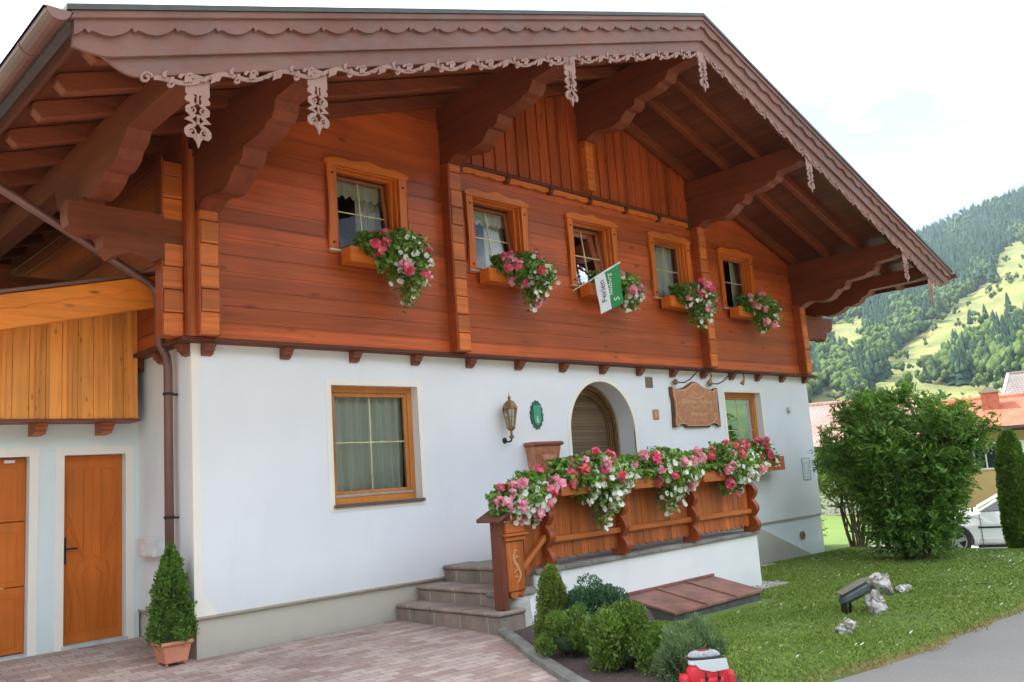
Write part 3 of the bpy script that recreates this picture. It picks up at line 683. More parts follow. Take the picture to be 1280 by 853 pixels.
# downpipe: from left gutter diagonally back to the wall, then down
bm = NB(); gzz = T(C+8.5)-.1
top_ = at = None
tube(bm, [(-2.11, .25, gzz), (-2.11, .26, gzz-.1), (-2.0, .28, gzz-.22), (-.26, .44, 3.53), (-.19, .45, 3.47), (-.165, .44, 3.36), (-.165, .42, 3.0), (-.165, .41, 2.86), (-.11, .37, 2.72), (-.10, .36, 2.6), (-.10, .36, -.25)], .047, 12)
obj('downpipe', bm, M_gut, cha, smooth=True)
bm = NB(); 
for z in (1.0, 2.3): 
    bm = NB(); tube(bm, [(-.1, .36, z), (-.1, .36, z+.03)], .055, 12); box(bm, -.06, 0, .34, .38, z, z+.02); obj('pipe_clip', bm, M_dark, cha)
bm = NB(); tube(bm, [(-.1, .36, -.25), (-.1, .36, -.4)], .06, 12); obj('pipe_shoe', bm, M_dark, cha)
# carved cornice band between the posts
bm = NB(); us = np.arange(3.72, 9.33, .03)
strip(bm, list(us), lambda u: 5.505, lambda u: 5.45-.03*abs(math.sin((u-3.72)*math.pi/.31))**.7, -.175, -.122); obj('cornice_fretwork', bm, W_caseX, cha)
bm = NB(); box(bm, 3.7, 9.34, -.215, -.12, 5.508, 5.54); box(bm, 3.7, 9.34, -.19, -.12, 5.54, 5.565); obj('cornice_moulding', bm, W_dark, cha, bevel=.006)
for k in range(7):
    x = 3.78+k*.915; bm = NB(); prism(bm, [(0, 0), (-.11, 0), (-.11, -.03), (-.085, -.045), (-.08, -.075), (-.05, -.09), (0, -.1)], x-.035, x+.035, 'X'); 
    for v in bm.verts: v.co.y += -.12; v.co.z += 5.507
    obj('cornice_bracket', bm, W_dark, cha)
# ---- upper windows
def up_window(x, k):
    z0, z1, wd = WZ0, WZ1, WW; x1 = x+wd
    bm = NB(); yf = .0
    box(bm, x-.002, x+.022, YT-.01, .16, z0, z1); box(bm, x1-.022, x1+.002, YT-.01, .16, z0, z1); box(bm, x+.022, x1-.022, YT-.01, .16, z1-.022, z1+.002); box(bm, x+.022, x1-.022, YT-.01, .16, z0-.002, z0+.02)
    a, b_ = x+.023, x1-.023
    box(bm, a, a+.03, -.07, -.01, z0+.021, z1-.023); box(bm, b_-.04, b_, -.07, -.01, z0+.021, z1-.023); box(bm, a+.03, b_-.04, -.07, -.01, z1-.05, z1-.023); box(bm, a+.03, b_-.04, -.07, -.01, z0+.021, z0+.033)
    w_ = obj('window', bm, W_case, cha, bevel=.004)
    # casing
    for (p, q) in ((x-.13, x-.012), (x1+.012, x1+.13)):
        bm = NB()
        sg = -1 if p < x else 1; n = 12; pts = []
        inn_ = [(q if sg < 0 else p, z0-.05), (q if sg < 0 else p, z1+.0)]
        outs = []
        for t in range(n+1):
            z = z0-.05+(z1-z0+.05)*t/n; outs.append(((p if sg < 0 else q)+sg*(.006*math.cos(t/n*math.pi*2)), z))
        prism(bm, inn_+outs[::-1], YT-.045, YT-.002); obj('casing', bm, W_case, w_, bevel=.005)
    bm = NB(); n = 36; us = [x-.17+(wd+.34)*t/n for t in range(n+1)]
    def topf(u):
        t = (u-(x-.17))/(wd+.34); e = min(t, 1-t)*2
        return z1+.065+(.028*math.sin(e*math.pi*1.5)**2+.035*max(0, (e-.35)/.65) if e > .1 else -.015+.2*e*.1)
    strip(bm, us, topf, lambda u: z1-.01 if x-.14 < u < x1+.14 else z1+.03, YT-.058, YT-.003); obj('casing_header', bm, W_caseX, w_)
    bm = NB(); 
    for px_ in (x-.07, x1+.07):
        for pz_ in (z0+.08, z1-.12): tube(bm, [(px_, YT-.06, pz_), (px_, YT-.03, pz_)], .014, 8)
    obj('peg', bm, W_dark, w_)
    bm = NB(); box(bm, x-.15, x1+.15, YT-.075, .02, z0-.035, z0-.004); obj('window_sill', bm, plain('sill metal', (.55, .5, .48), .35, .5), w_, bevel=.006)
    # sash (tilted open on the first three) with pane and bars
    tilt = (.10, .13, .11, 0, .0)[k]; a += .031; b_ -= .041; za, zb = z0+.034, z1-.051; yo_ = -.085
    sh = lambda bm: [setattr(v.co, 'y', v.co.y+yo_+tilt*(v.co.z-za)/(zb-za)) for v in bm.verts]
    bm = NB(); t = .04
    box(bm, a, a+t, .05, .1, za, zb); box(bm, b_-t, b_, .05, .1, za, zb); box(bm, a+t, b_-t, .05, .1, zb-t, zb); box(bm, a+t, b_-t, .05, .1, za, za+t); sh(bm)
    sa = obj('sash', bm, W_sash, w_, bevel=.004)
    bm = NB(); bm.faces.new([bm.verts.new(p) for p in ((a+t, .075, za+t), (b_-t, .075, za+t), (b_-t, .075, zb-t), (a+t, .075, zb-t))]); sh(bm); obj('pane', bm, M_glass, w_)
    bm = NB(); xm = (a+b_)/2; zm = za+(zb-za)*.52; box(bm, xm-.006, xm+.006, .066, .074, za+t, zb-t); box(bm, a+t, xm-.007, .066, .074, zm-.006, zm+.006); box(bm, xm+.007, b_-t, .066, .074, zm-.006, zm+.006); sh(bm); obj('glazing_bar', bm, M_brass, w_)
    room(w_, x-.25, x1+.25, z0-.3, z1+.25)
    cy_ = .23 if k < 3 else .12
    bm = NB(); us = list(np.linspace(x+.02, x1-.02, 50))
    if k < 3:
        z_ = lambda u: zb-.2-.05*abs(((u*9) % 1)*2-1)
        vs = [(bm.verts.new((u, cy_-.08+.008*math.sin(u*60), zb+.05)), bm.verts.new((u, cy_-.08+.008*math.sin(u*60), z_(u)))) for u in us]
        for p, q in zip(vs[:-1], vs[1:]): bm.faces.new((p[0], q[0], q[1], p[1]))
        cw = lambda u: u > x+.50
    else: cw = (lambda u: True) if k == 3 else (lambda u: u > x+.72)
    vs = [(bm.verts.new((u, cy_+.02*math.sin(u*48)+.01*math.sin(u*19+k), zb+.05)), bm.verts.new((u, cy_+.025*math.sin(u*48+.6), za-.05))) for u in us if cw(u)]
    for p, q in zip(vs[:-1], vs[1:]): bm.faces.new((p[0], q[0], q[1], p[1]))
    obj('curtain', bm, M_curt, w_, smooth=True)
    return w_
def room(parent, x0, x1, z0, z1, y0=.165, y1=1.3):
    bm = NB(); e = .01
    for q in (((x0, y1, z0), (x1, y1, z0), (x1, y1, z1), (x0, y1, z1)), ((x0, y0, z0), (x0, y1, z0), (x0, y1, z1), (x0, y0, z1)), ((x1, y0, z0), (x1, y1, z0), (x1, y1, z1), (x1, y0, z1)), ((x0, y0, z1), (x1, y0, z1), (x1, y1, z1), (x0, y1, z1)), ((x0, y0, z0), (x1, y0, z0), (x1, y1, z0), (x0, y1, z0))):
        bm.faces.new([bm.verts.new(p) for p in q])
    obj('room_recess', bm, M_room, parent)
labs = ['tilted open window with lace valance, leftmost on the timber floor', 'tilted open window right beside the first timber post', 'tilted open window behind the small flag', 'closed window with full cream curtain', 'dark window nearest the right end']
for k, x in enumerate(WX): up_window(x, k)['label'] = labs[k]
# ---- ground floor windows
def low_window(x0, x1, z0, z1, k):
    bm = NB(); frame_band(bm, x0, x1, z0, z1, .075, -.006, .004); ba = obj('surround', bm, P_cream, cha)
    y = .12; bm = NB(); t = .075
    box(bm, x0, x0+t, y, y+.07, z0, z1); box(bm, x1-t, x1, y, y+.07, z0, z1); box(bm, x0+t, x1-t, y, y+.07, z1-t, z1); box(bm, x0+t, x1-t, y-.02, y+.07, z0, z0+.1)
    w_ = obj('window', bm, W_frame, cha, bevel=.006); ba.parent = w_
    w_['label'] = ('ground floor window with net curtains left of the lantern', 'ground floor window with half raised white blind beside the copper sign')[k]
    bm = NB(); a, b_, za, zb = x0+t+.002, x1-t-.002, z0+.102, z1-t-.002; s = .05
    box(bm, a, a+s, y+.012, y+.06, za, zb); box(bm, b_-s, b_, y+.012, y+.06, za, zb); box(bm, a+s, b_-s, y+.012, y+.06, zb-s, zb); box(bm, a+s, b_-s, y+.012, y+.06, za, za+s); obj('sash', bm, wood('ground sash', (.52, .21, .06), 'Z'), w_, bevel=.005)
    bm = NB(); bm.faces.new([bm.verts.new(p) for p in ((a+s, y+.04, za+s), (b_-s, y+.04, za+s), (b_-s, y+.04, zb-s), (a+s, y+.04, zb-s))]); obj('pane', bm, M_glass, w_)
    bm = NB(); xm = (a+b_)/2; zm = za+(zb-za)*.51; box(bm, xm-.006, xm+.006, y+.03, y+.037, za+s, zb-s); box(bm, a+s, xm-.007, y+.03, y+.037, zm-.006, zm+.006); box(bm, xm+.007, b_-s, y+.03, y+.037, zm-.006, zm+.006); obj('glazing_bar', bm, M_brass, w_)
    bm = NB(); box(bm, x0+t, x1-t, y-.03, y-.021, z0+.085, z0+.112); obj('rain_rail', bm, plain('alu rail', (.6, .58, .6), .35, .6), w_)
    bm = NB(); box(bm, x0-.02, x1+.02, -.045, y-.022, z0-.03, z0+.004); obj('window_sill', bm, plain('dark sill', (.12, .09, .08), .5), w_, bevel=.006)
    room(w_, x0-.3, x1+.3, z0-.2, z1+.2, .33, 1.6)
    bm = NB(); us = list(np.linspace(a, b_, 90))
    if k == 0:
        vs = [(bm.verts.new((u, .25+.03*math.sin(u*42)+.012*math.sin(u*17), zb+.04)), bm.verts.new((u, .26+.035*math.sin(u*42+.5), za-.04))) for u in us]
        for p, q in zip(vs[:-1], vs[1:]): bm.faces.new((p[0], q[0], q[1], p[1]))
        obj('curtain', bm, M_curt, w_, smooth=True)
    else:
        for j in range(14): 
            zz = za+.02+j*.036; vs = [bm.verts.new(p) for p in ((a, .2, zz), (b_, .2, zz), (b_, .212, zz+.034), (a, .212, zz+.034))]; bm.faces.new(vs)
        obj('blind', bm, M_white, w_)
for k, o_ in enumerate(OPEN): low_window(*o_, k)
# ---- entrance: arched recess with carved door surround and brown roller screen
bm = NB(); a_o = arch(AR, 28); yd = .5
def arch_ring(bm, r0, r1, y0, y1, cz=AZ, zb=AB, n=28, cx=AX):
    A = [(cx-r0, zb)]+arch(r0, n, cx, cz)+[(cx+r0, zb)]; B = [(cx-r1, zb)]+arch(r1, n, cx, cz)+[(cx+r1, zb)]
    for q in range(len(A)-1):
        vs = [bm.verts.new((p[0], y, p[1])) for y in (y0, y1) for p in (A[q], A[q+1], B[q+1], B[q])]
        for f in ((0,1,2,3), (7,6,5,4), (0,4,5,1), (2,6,7,3)): bm.faces.new([vs[t] for t in f])
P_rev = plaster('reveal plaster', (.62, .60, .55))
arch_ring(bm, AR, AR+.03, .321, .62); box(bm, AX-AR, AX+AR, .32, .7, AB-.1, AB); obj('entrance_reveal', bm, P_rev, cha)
bm = NB(); arch_ring(bm, AR+.0, .70, .36, .42); obj('door_frame', bm, M_bronze, cha)
df = NB(); 
for r in (.755, .725, .665, .62): arch_ring(df, r, r-.014, .345 if r > .7 else .385, .37 if r > .7 else .43)
for q in range(60):
    t = math.pi*q/59; p = (AX-.738*math.cos(t), .350, AZ+.738*math.sin(t)); bmesh.ops.create_icosphere(df, subdivisions=1, radius=.016, matrix=Matrix.Translation(p))
arch_ring(df, .70, .60, .42, .46)
obj('door_moulding', df, M_bronze, cha)
bm = NB(); prism(bm, [(AX-.6, AB)]+arch(.6)+[(AX+.6, AB)], .45, .47); obj('door_leaf', bm, wood('door screen', (.17, .115, .07), 'X', 'Z', .05, var=.15, rough=.5), cha)
# ---- fittings on the facade are things of their own
t = empty('wall_lantern', (4.46, -.145, 1.71)); t.scale = (.78, .78, .74); tag(t, 'antique bronze wall lantern with glass panes left of the green number plate', 'lantern')
bm = NB(); lathe(bm, [(.035, .0), (.05, .03), (.022, .06), (.02, .13), (.07, .17), (.085, .21), (.075, .235)], n=6); obj('base', bm, M_bronze, t)
bm = NB(); lathe(bm, [(.072, .235), (.13, .56)], n=6); obj('glass', bm, glassmat('lantern glass', (.75, .72, .6), .8), t)
bm = NB()
for q in range(6):
    a = 2*math.pi*q/6; tube(bm, [(.074*math.cos(a), .074*math.sin(a), .235), (.132*math.cos(a), .132*math.sin(a), .56)], .009, 5)
for q in range(6):
    a, a2 = 2*math.pi*q/6, 2*math.pi*(q+1)/6
    for r, z in ((.132, .56), (.105, .40)): tube(bm, [(r*math.cos(a), r*math.sin(a), z), (r*math.cos(a2), r*math.sin(a2), z)], .008 if z > .5 else .004, 5)
obj('frame', bm, M_bronze, t)
bm = NB(); lathe(bm, [(.14, .555), (.135, .59), (.10, .66), (.055, .70), (.03, .71), (.02, .74), (.034, .76), (.018, .785), (.006, .80), (.004, .87)], n=6); obj('roof_cap', bm, M_bronze, t)
bm = NB(); tube(bm, [(0, 0, 0), (.0, .02, -.05), (0, .14, -.06), (0, .2, -.03)], .016, 8); tube(bm, [(0, .185, -.03), (0, .2, -.03)], .06, 12); obj('wall_arm', bm, M_dark, t)
bm = NB(); tube(bm, [(0, 0, .235), (0, 0, .35)], .018, 8); obj('candle', bm, plain('candle', (.7, .65, .5), .5), t)
def text_mesh(s, size, depth, shear=0, font_scale=1):
    cu = bpy.data.curves.new('txt', 'FONT'); cu.body = s; cu.size = size; cu.extrude = depth; cu.shear = shear; cu.align_x = 'CENTER'; cu.resolution_u = 3
    o = bpy.data.objects.new('txt', cu); COL.objects.link(o); me = bpy.data.meshes.new_from_object(o); bpy.data.objects.remove(o); return me
def text(s, size, loc, parent, mat, name='lettering', shear=0, depth=.004, rot=(R_(90), 0, 0), sx=1):
    me = text_mesh(s, size, depth, shear); me.materials.clear(); me.materials.append(mat); o = bpy.data.objects.new(name, me); COL.objects.link(o); o.parent = parent; o.location = loc; o.rotation_euler = rot; o.scale = (sx, 1, 1); return o
# house number
t = empty('house_number_plate', (5.12, -.02, 2.045)); tag(t, 'small green enamel house number plate with scalloped rim on white plaster', 'number plate')
bm = NB(); pts = []
for q in range(60):
    a = 2*math.pi*q/60; r = 1+.08*math.cos(a*15); pts.append((.125*r*math.cos(a), .2*r*math.sin(a)))
prism(bm, pts, -.0, .018); obj('rim', bm, plain('green patina rim', (.03, .11, .08), .5), t)
bm = NB(); pts = [(-.075, .14), (-.075, -.03)]+[(-.075*math.cos(q/12*math.pi), -.03-.12*math.sin(q/12*math.pi)) for q in range(1, 12)]+[(.075, -.03), (.075, .14)]; prism(bm, pts, -.008, -.001); obj('plate', bm, plain('green enamel', (.06, .33, .22), .3), t)
text('6', .15, (0, -.009, -.115), t, plain('pale number', (.62, .78, .68), .4), depth=.002, sx=.8)
# mailbox
t = empty('mailbox', (5.12, 0, 1.15)); tag(t, 'embossed copper letter box tapering downwards beside the entrance arch', 'letter box')
bm = NB()
def taper(bm, x0, x1, X0, X1, z0, z1, yb, y0, y1):
    v = [bm.verts.new(p) for p in ((x0, y0, z0), (x1, y0, z0), (x1, yb, z0), (x0, yb, z0), (X0, y1, z1), (X1, y1, z1), (X1, yb, z1), (X0, yb, z1))]
    for f in ((0,1,5,4),(1,2,6,5),(2,3,7,6),(3,0,4,7),(4,5,6,7),(3,2,1,0)): bm.faces.new([v[i] for i in f])
taper(bm, -.21, .21, -.27, .27, 0, .44, 0, -.13, -.2); obj('body', bm, M_copper, t, bevel=.01)
bm = NB(); taper(bm, -.29, .29, -.31, .31, .44, .475, 0, -.215, -.23); taper(bm, -.31, .31, -.29, .29, .4755, .50, 0, -.23, -.2); obj('lid', bm, plain('copper dark', (.42, .17, .11), .4, .6), t, bevel=.005)
bm = NB(); 
yy = lambda z: -.13-.07*z/.44
taper(bm, -.15, .17, -.18, .19, .05, .38, yy(.2), yy(.05)-.012, yy(.38)-.012); obj('door_panel', bm, M_copper, t, bevel=.006)
bm = NB(); taper(bm, -.12, .14, -.13, .15, .235, .31, yy(.27), yy(.235)-.035, yy(.31)-.02); obj('slot_flap', bm, M_copper, t, bevel=.006)
bm = NB(); ribbon(bm, spiral(-.05, .14, .05, .01, 0, 1.2, 12), .012, yy(.14)-.024, yy(.14)-.008); ribbon(bm, spiral(.07, .14, .05, .01, math.pi, 1.2, 12, -1), .012, yy(.14)-.025, yy(.14)-.008); ribbon(bm, [(-.12, .2), (0, .185), (.14, .2)], .012, yy(.2)-.022, yy(.2)-.005); obj('emblem', bm, M_copper, t)
# inn sign
t = empty('copper_sign', (9.12, -.03, 2.17)); tag(t, 'embossed copper guest house sign with curved top lit by two gooseneck lamps', 'sign')
def sign_pts(k):
    w2, h2 = .72*k, .31*k; top = []
    for q in range(25):
        u = -1+2*q/24; top.append((w2*u, h2+(.145*math.exp(-(u/.36)**2)-.03*math.cos(u*math.pi*1)*0+(.04 if abs(u) > .88 else 0))*k))
    bot = []
    for q in range(25):
        u = 1-2*q/24; bot.append((w2*(u+.0), -h2+(-.045 if abs(u) < .52 else (0 if abs(u) < .86 else -.04))*k))
    return top+[(w2*1.0, .2*k), (w2*.965, .1*k), (w2*.965, -.15*k), (w2*1.0, -.24*k)]+bot+[(-w2, -.24*k), (-w2*.965, -.15*k), (-w2*.965, .1*k), (-w2, .2*k)]
bm = NB(); prism(bm, sign_pts(1.0), -.012, .025); obj('rim', bm, plain('sign rim', (.16, .09, .06), .45, .6), t, bevel=.006)
bm = NB(); prism(bm, sign_pts(.95), -.03, -.0125); obj('panel', bm, M_copper, t, bevel=.004)
bm = NB(); o_ = sign_pts(.91); ribbon(bm, o_+[o_[0]], .014, -.038, -.0305); obj('border', bm, plain('copper highlight', (.95, .58, .42), .35, .6), t)
M_hl = MC['copper highlight']
text('Gästehaus Wolfgang', .115, (.0, -.0305, .06), t, M_hl, shear=.35, sx=.95)
text('Familie', .085, (-.05, -.0305, -.045), t, M_hl, shear=.35)
text('Brandauer', .125, (.03, -.0305, -.165), t, M_hl, shear=.35)
text('Ihre Wirtsleute', .06, (.03, -.0305, -.26), t, M_hl, shear=.3)
bm = NB(); ribbon(bm, [(-.24+.48*q/12, .205-.05*math.sin(q/12*math.pi)) for q in range(13)], .014, -.038, -.0305)
for q in range(5): ribbon(bm, spiral(-.16+.08*q, .225, .025, .006, q, 1.1, 8), .01, -.037, -.0305)
obj('relief_crown', bm, M_hl, t)
for s in (-1, 1): bm = NB(); ribbon(bm, spiral(s*.56, -.17, .06, .01, 1 if s > 0 else 2, 1.1, 12, s), .016, -.038, -.0305); ribbon(bm, [(s*.58, -.2), (s*.5, -.24), (s*.42, -.29)], [.02, .014, .004], -.037, -.0305); obj('relief_ornament', bm, M_hl, t)
for q, (dx, ex) in enumerate(((-.60, .2), (.46, .55))):
    bm = NB(); lathe(bm, [(.02, 0), (.045, .02), (.05, .06), (.03, .09), (.012, .1)], n=12)
    for v in bm.verts: v.co += Vector((dx, -.04, .38))
    obj('lamp_mount', bm, M_bronze, t)
    bm = NB(); p0 = Vector((dx+.03, -.05, .42))
    pts = [p0, p0+Vector((.18, -.03, -.0)), p0+Vector((.26, -.1, .05)), p0+Vector((.34, -.2, .17)), p0+Vector((.42, -.28, .22)), p0+Vector((.5, -.34, .19)), p0+Vector((.53, -.36, .09)), p0+Vector((.51, -.36, .03))]
    tube(bm, pts, .011, 8); obj('gooseneck', bm, M_dark, t, smooth=True)
    bm = NB(); tube(bm, [pts[-1]+Vector((0, 0, .03)), pts[-1], pts[-1]+Vector((-.03, .03, -.07))], [.014, .02, .04], 12); obj('lamp_head', bm, M_bronze, t)
# little wall fittings
t = empty('vent_grille', (7.865, 0, 2.585)); tag(t, 'small grey brown square vent grille high between arch and copper sign', 'vent')
bm = NB(); frame_band(bm, -.08, .08, -.075, .075, .015, -.012, 0); obj('frame', bm, M_bronze, t)
bm = NB(); [box(bm, -.08, .08, -.01+.0, -.002, -.072+.0205*q, -.060+.0205*q) for q in range(7)]; box(bm, -.08, .08, -.0015, -.0005, -.075, .075); obj('louvre', bm, plain('vent grey', (.2, .18, .17), .6), t)
t = empty('copper_tile', (7.97, 0, 2.045)); tag(t, 'small square embossed copper tile between arch and copper sign', 'wall tile')
bm = NB(); box(bm, -.085, .085, -.015, 0, -.085, .085); obj('plate', bm, M_copper, t, bevel=.012)
bm = NB(); ribbon(bm, spiral(0, 0, .05, .01, 0, 2, 20), .01, -.022, -.0155); obj('relief', bm, M_hl, t)
t = empty('wall_sensor', (12.4, 0, 2.13)); tag(t, 'tiny round white wall vent near the right house corner', 'vent')
bm = NB(); tube(bm, [(0, 0, 0), (0, -.04, 0), (0, -.05, 0)], [.06, .06, .035], 16); obj('cover', bm, plain('grey plastic', (.5, .52, .52), .5), t)
bm = NB(); tube(bm, [(0, -.05, 0), (0, -.055, 0)], .02, 10); obj('cap', bm, M_white, t)
t = empty('meter_cabinet', (12.86, 0, .93)); tag(t, 'pale green framed meter hatch on the white wall at the right corner', 'meter hatch')
bm = NB(); frame_band(bm, -.14, .14, -.2, .2, .02, -.014, 0); obj('frame', bm, plain('pale green frame', (.42, .54, .52), .6), t)
bm = NB(); box(bm, -.139, .139, -.008, 0, -.199, .199); obj('door', bm, P_wall, t); bm = NB(); frame_band(bm, -.07, .07, -.09, .11, .012, -.012, -.0085); box(bm, -.12, .12, -.0125, -.0085, -.17, -.15); obj('emblem', bm, MC['pale green frame'], t)
t = empty('foundation_vent', (12.42, .0, -.36)); tag(t, 'small oval brown vent plate low on the white plinth', 'vent')
bm = NB(); tube(bm, [(0, .025, 0), (0, -.01, 0)], .085, 20); obj('plate', bm, plain('rusty brown', (.32, .2, .14), .7), t)
bm = NB(); [box(bm, -.05, .05, -.016, -.011, -.04+.025*q, -.03+.025*q) for q in range(4)]; obj('slats', bm, M_dark, t)
t = empty('electric_box', (0, 1.0, .7)); tag(t, 'small white switch box on the side wall behind the potted conifer', 'switch box')
bm = NB(); box(bm, -.11, 0, -.22, .22, -.1, .1); obj('body', bm, plain('box white', (.74, .75, .75), .5), t, bevel=.008)
bm = NB(); box(bm, -.116, -.111, -.19, .0, -.08, .08); obj('cover', bm, plain('box cover', (.78, .79, .78), .5), t, bevel=.003)
# ================================================================== GARAGE
gar = empty('garage', (-4, 1.45, 0)); tag(gar, 'pale mint annex with orange brown doors below pine cladding on the left', 'garage')
def G(bm):      # world coords -> garage local
    for v in bm.verts: v.co -= Vector((-4, 1.45, 0))
    return bm
YG = 1.45; DO = (-.795, -.145, -.30, 1.755); GD = (-3.3, -1.14, -.30, 1.755)
bm = NB()
box(bm, DO[1], -.0005, YG, YG+.3, -.6, 2.4); box(bm, GD[1], DO[0], YG, YG+.3, -.6, 2.4); box(bm, -9, GD[0], YG, YG+.3, -.6, 2.4)
for d in (DO, GD): box(bm, d[0], d[1], YG, YG+.3, d[3], 2.4)
obj('wall', G(bm), P_gar, gar)
bm = NB()
for d in (DO, GD):
    for (a, b_) in ((d[0]-.09, d[0]), (d[1], d[1]+.09)): box(bm, a, b_, YG-.007, YG, d[2]-.05, d[3]+.09)
    box(bm, d[0], d[1], YG-.007, YG, d[3], d[3]+.09)
obj('door_surround', G(bm), P_cream, gar)
# side door with raised sunburst panels
def yb(bm, pts, wd, y): ribbon(bm, pts, wd, y-.008, y+.003)
bm = NB(); x0, x1, z0, z1 = DO[0]+.003, DO[1]-.003, DO[2]+.04, DO[3]-.003; yd = YG+.1; box(bm, x0, x1, yd, yd+.05, z0, z1); dr = obj('door', G(bm), W_gdoor, gar, bevel=.004)
bm = NB(); cx_ = (x0+x1)/2; w2 = (x1-x0)/2-.06; ft = lambda f: z0+(z1-z0)*f
yb(bm, [(cx_-w2, ft(.06)), (cx_-w2, ft(.90)), (cx_-w2*.6, ft(.93)), (cx_, ft(.94)), (cx_+w2*.6, ft(.93)), (cx_+w2, ft(.90)), (cx_+w2, ft(.06)), (cx_-w2, ft(.06))], .014, yd)
for s in (-.35, 0, .35): yb(bm, [(cx_+s*w2, ft(.93)), (cx_+s*w2, ft(.46))], .01, yd-.001-.001*abs(s))
for s in (-1, 1):
    for f in (.55, .62, .68): yb(bm, [(cx_+s*w2*.95, ft(f)), (cx_+s*w2*.3, ft(.44))], .01, yd-.002-.001*f)
    yb(bm, [(cx_+s*w2*.1, ft(.45)), (cx_+s*w2*.6, ft(.42)), (cx_+s*w2*.7, ft(.35)), (cx_+s*w2*.45, ft(.2)), (cx_+s*w2*.5, ft(.07))], .012, yd-.004)
    yb(bm, [(cx_+s*w2*.1, ft(.40)), (cx_+s*w2*.4, ft(.36)), (cx_+s*w2*.25, ft(.2)), (cx_+s*w2*.2, ft(.07))], .012, yd-.005)
    yb(bm, [(cx_+s*w2*.98, ft(.36)), (cx_+s*w2*.8, ft(.2)), (cx_+s*w2*.85, ft(.07))], .01, yd-.006)
obj('panel_relief', G(bm), W_gdoor, dr)
bm = NB(); box(bm, x0+.015, x0+.05, yd-.012, yd, ft(.42), ft(.56)); tube(bm, [(x0+.03, yd-.01, ft(.5)), (x0+.03, yd-.06, ft(.5)), (x0+.15, yd-.06, ft(.5))], .01, 8); obj('handle', G(bm), M_dark, dr)
bm = NB(); box(bm, DO[0]-.02, DO[1]+.02, YG-.02, YG+.3, -.42, -.262); box(bm, GD[0], GD[1], YG-.02, YG+.3, -.42, -.272); obj('threshold', G(bm), plain('threshold stone', (.5, .52, .5), .7), gar)
x0, x1, z0, z1 = GD[0]+.003, GD[1]-.003, GD[2]+.035, GD[3]-.003; bm = NB(); hh = (z1-z0)/3
for q in range(3): box(bm, x0, x1, yd, yd+.05, z0+hh*q+.004, z0+hh*(q+1)-.004)
gd = obj('garage_door', G(bm), W_gdoor, gar, bevel=.006)
bm = NB()
for q in range(3):
    for c_x in np.arange(x1-.35, x0+.2, -.66):
        za, zb = z0+hh*q+.07, z0+hh*(q+1)-.07; yb(bm, [(c_x-.27, za), (c_x-.27, zb-.05), (c_x, zb), (c_x+.27, zb-.05), (c_x+.27, za), (c_x-.27, za)], .014, yd); yb(bm, [(c_x-.18, za+.06), (c_x-.05, zb-.12), (c_x+.1, za+.08)], .012, yd-.001)
obj('panel_relief', G(bm), W_gdoor, gd)
bm = NB(); tube(bm, [(x1-.12, yd-.02, z1-.04), (x1-.22, yd-.02, z1-.042)], .018, 8); obj('handle', G(bm), M_white, gd)
# cladding, beam and lean-to roof
bm = NB(); x = -.12; YC = 1.14
roofz = lambda x: 3.33+.235*x
while x > -9: box(bm, x-.1575, x-.001, YC+rs.uniform(0, .004), YC+.05, 2.125, roofz(x)+.24) if roofz(x) > 2.1 else None; x -= .16
obj('pine_cladding', G(bm), W_pine, gar, bevel=.004)
x = -.2
while x > -4: bm = NB(); box(bm, x-.022, x+.022, YC-.016, YC+.01, 2.13, roofz(x)+.22); obj('cladding_batten', G(bm), W_pine, gar, bevel=.004); x -= .32
bm = NB(); box(bm, -6, -.1, YC-.03, YG, 2.095, 2.125); obj('cladding_sill', G(bm), W_corb, gar)
for x in (-.42, -1.1, -1.8, -2.5):
    bm = corbel(0, gar)
    for v in bm.verts: v.co += Vector((x, YG, 2.094)); v.co.y -= (.14 if v.co.y < YG-.02 else 0)
    obj('corbel', G(bm), wood('light corbel', (.36, .10, .03), 'Y'), gar)
def lt(bm, o0, o1, y0, y1, xa=-9, xb=-.125): prism(bm, [(xa, roofz(xa)+o0), (xb, roofz(xb)+o0), (xb, roofz(xb)+o1), (xa, roofz(xa)+o1)], y0, y1)
bm = NB(); lt(bm, 0, .36, .55, .62); obj('verge_beam', G(bm), W_pineX, gar, bevel=.01)
bm = NB(); us = np.arange(-8, -.12, .03); strip(bm, list(us), lambda u: roofz(u)+.35, lambda u: roofz(u)+.195+.028*abs(math.sin(u*math.pi/.3)), .532, .5485); obj('wavy_beam_trim', G(bm), W_pineX, gar)
bm = NB(); lt(bm, .362, .395, .50, .8); obj('roof_flashing', G(bm), M_gut, gar)
bm = NB(); lt(bm, .26, .36, .621, 8); obj('roof', G(bm), M_tile, gar)
bm = NB(); box(bm, -9, .0, 7.5, 7.8, -.6, 3); box(bm, -9, -8.8, 1.8, 7.5, -.6, 1.5); obj('back_wall', G(bm), P_gar, gar)
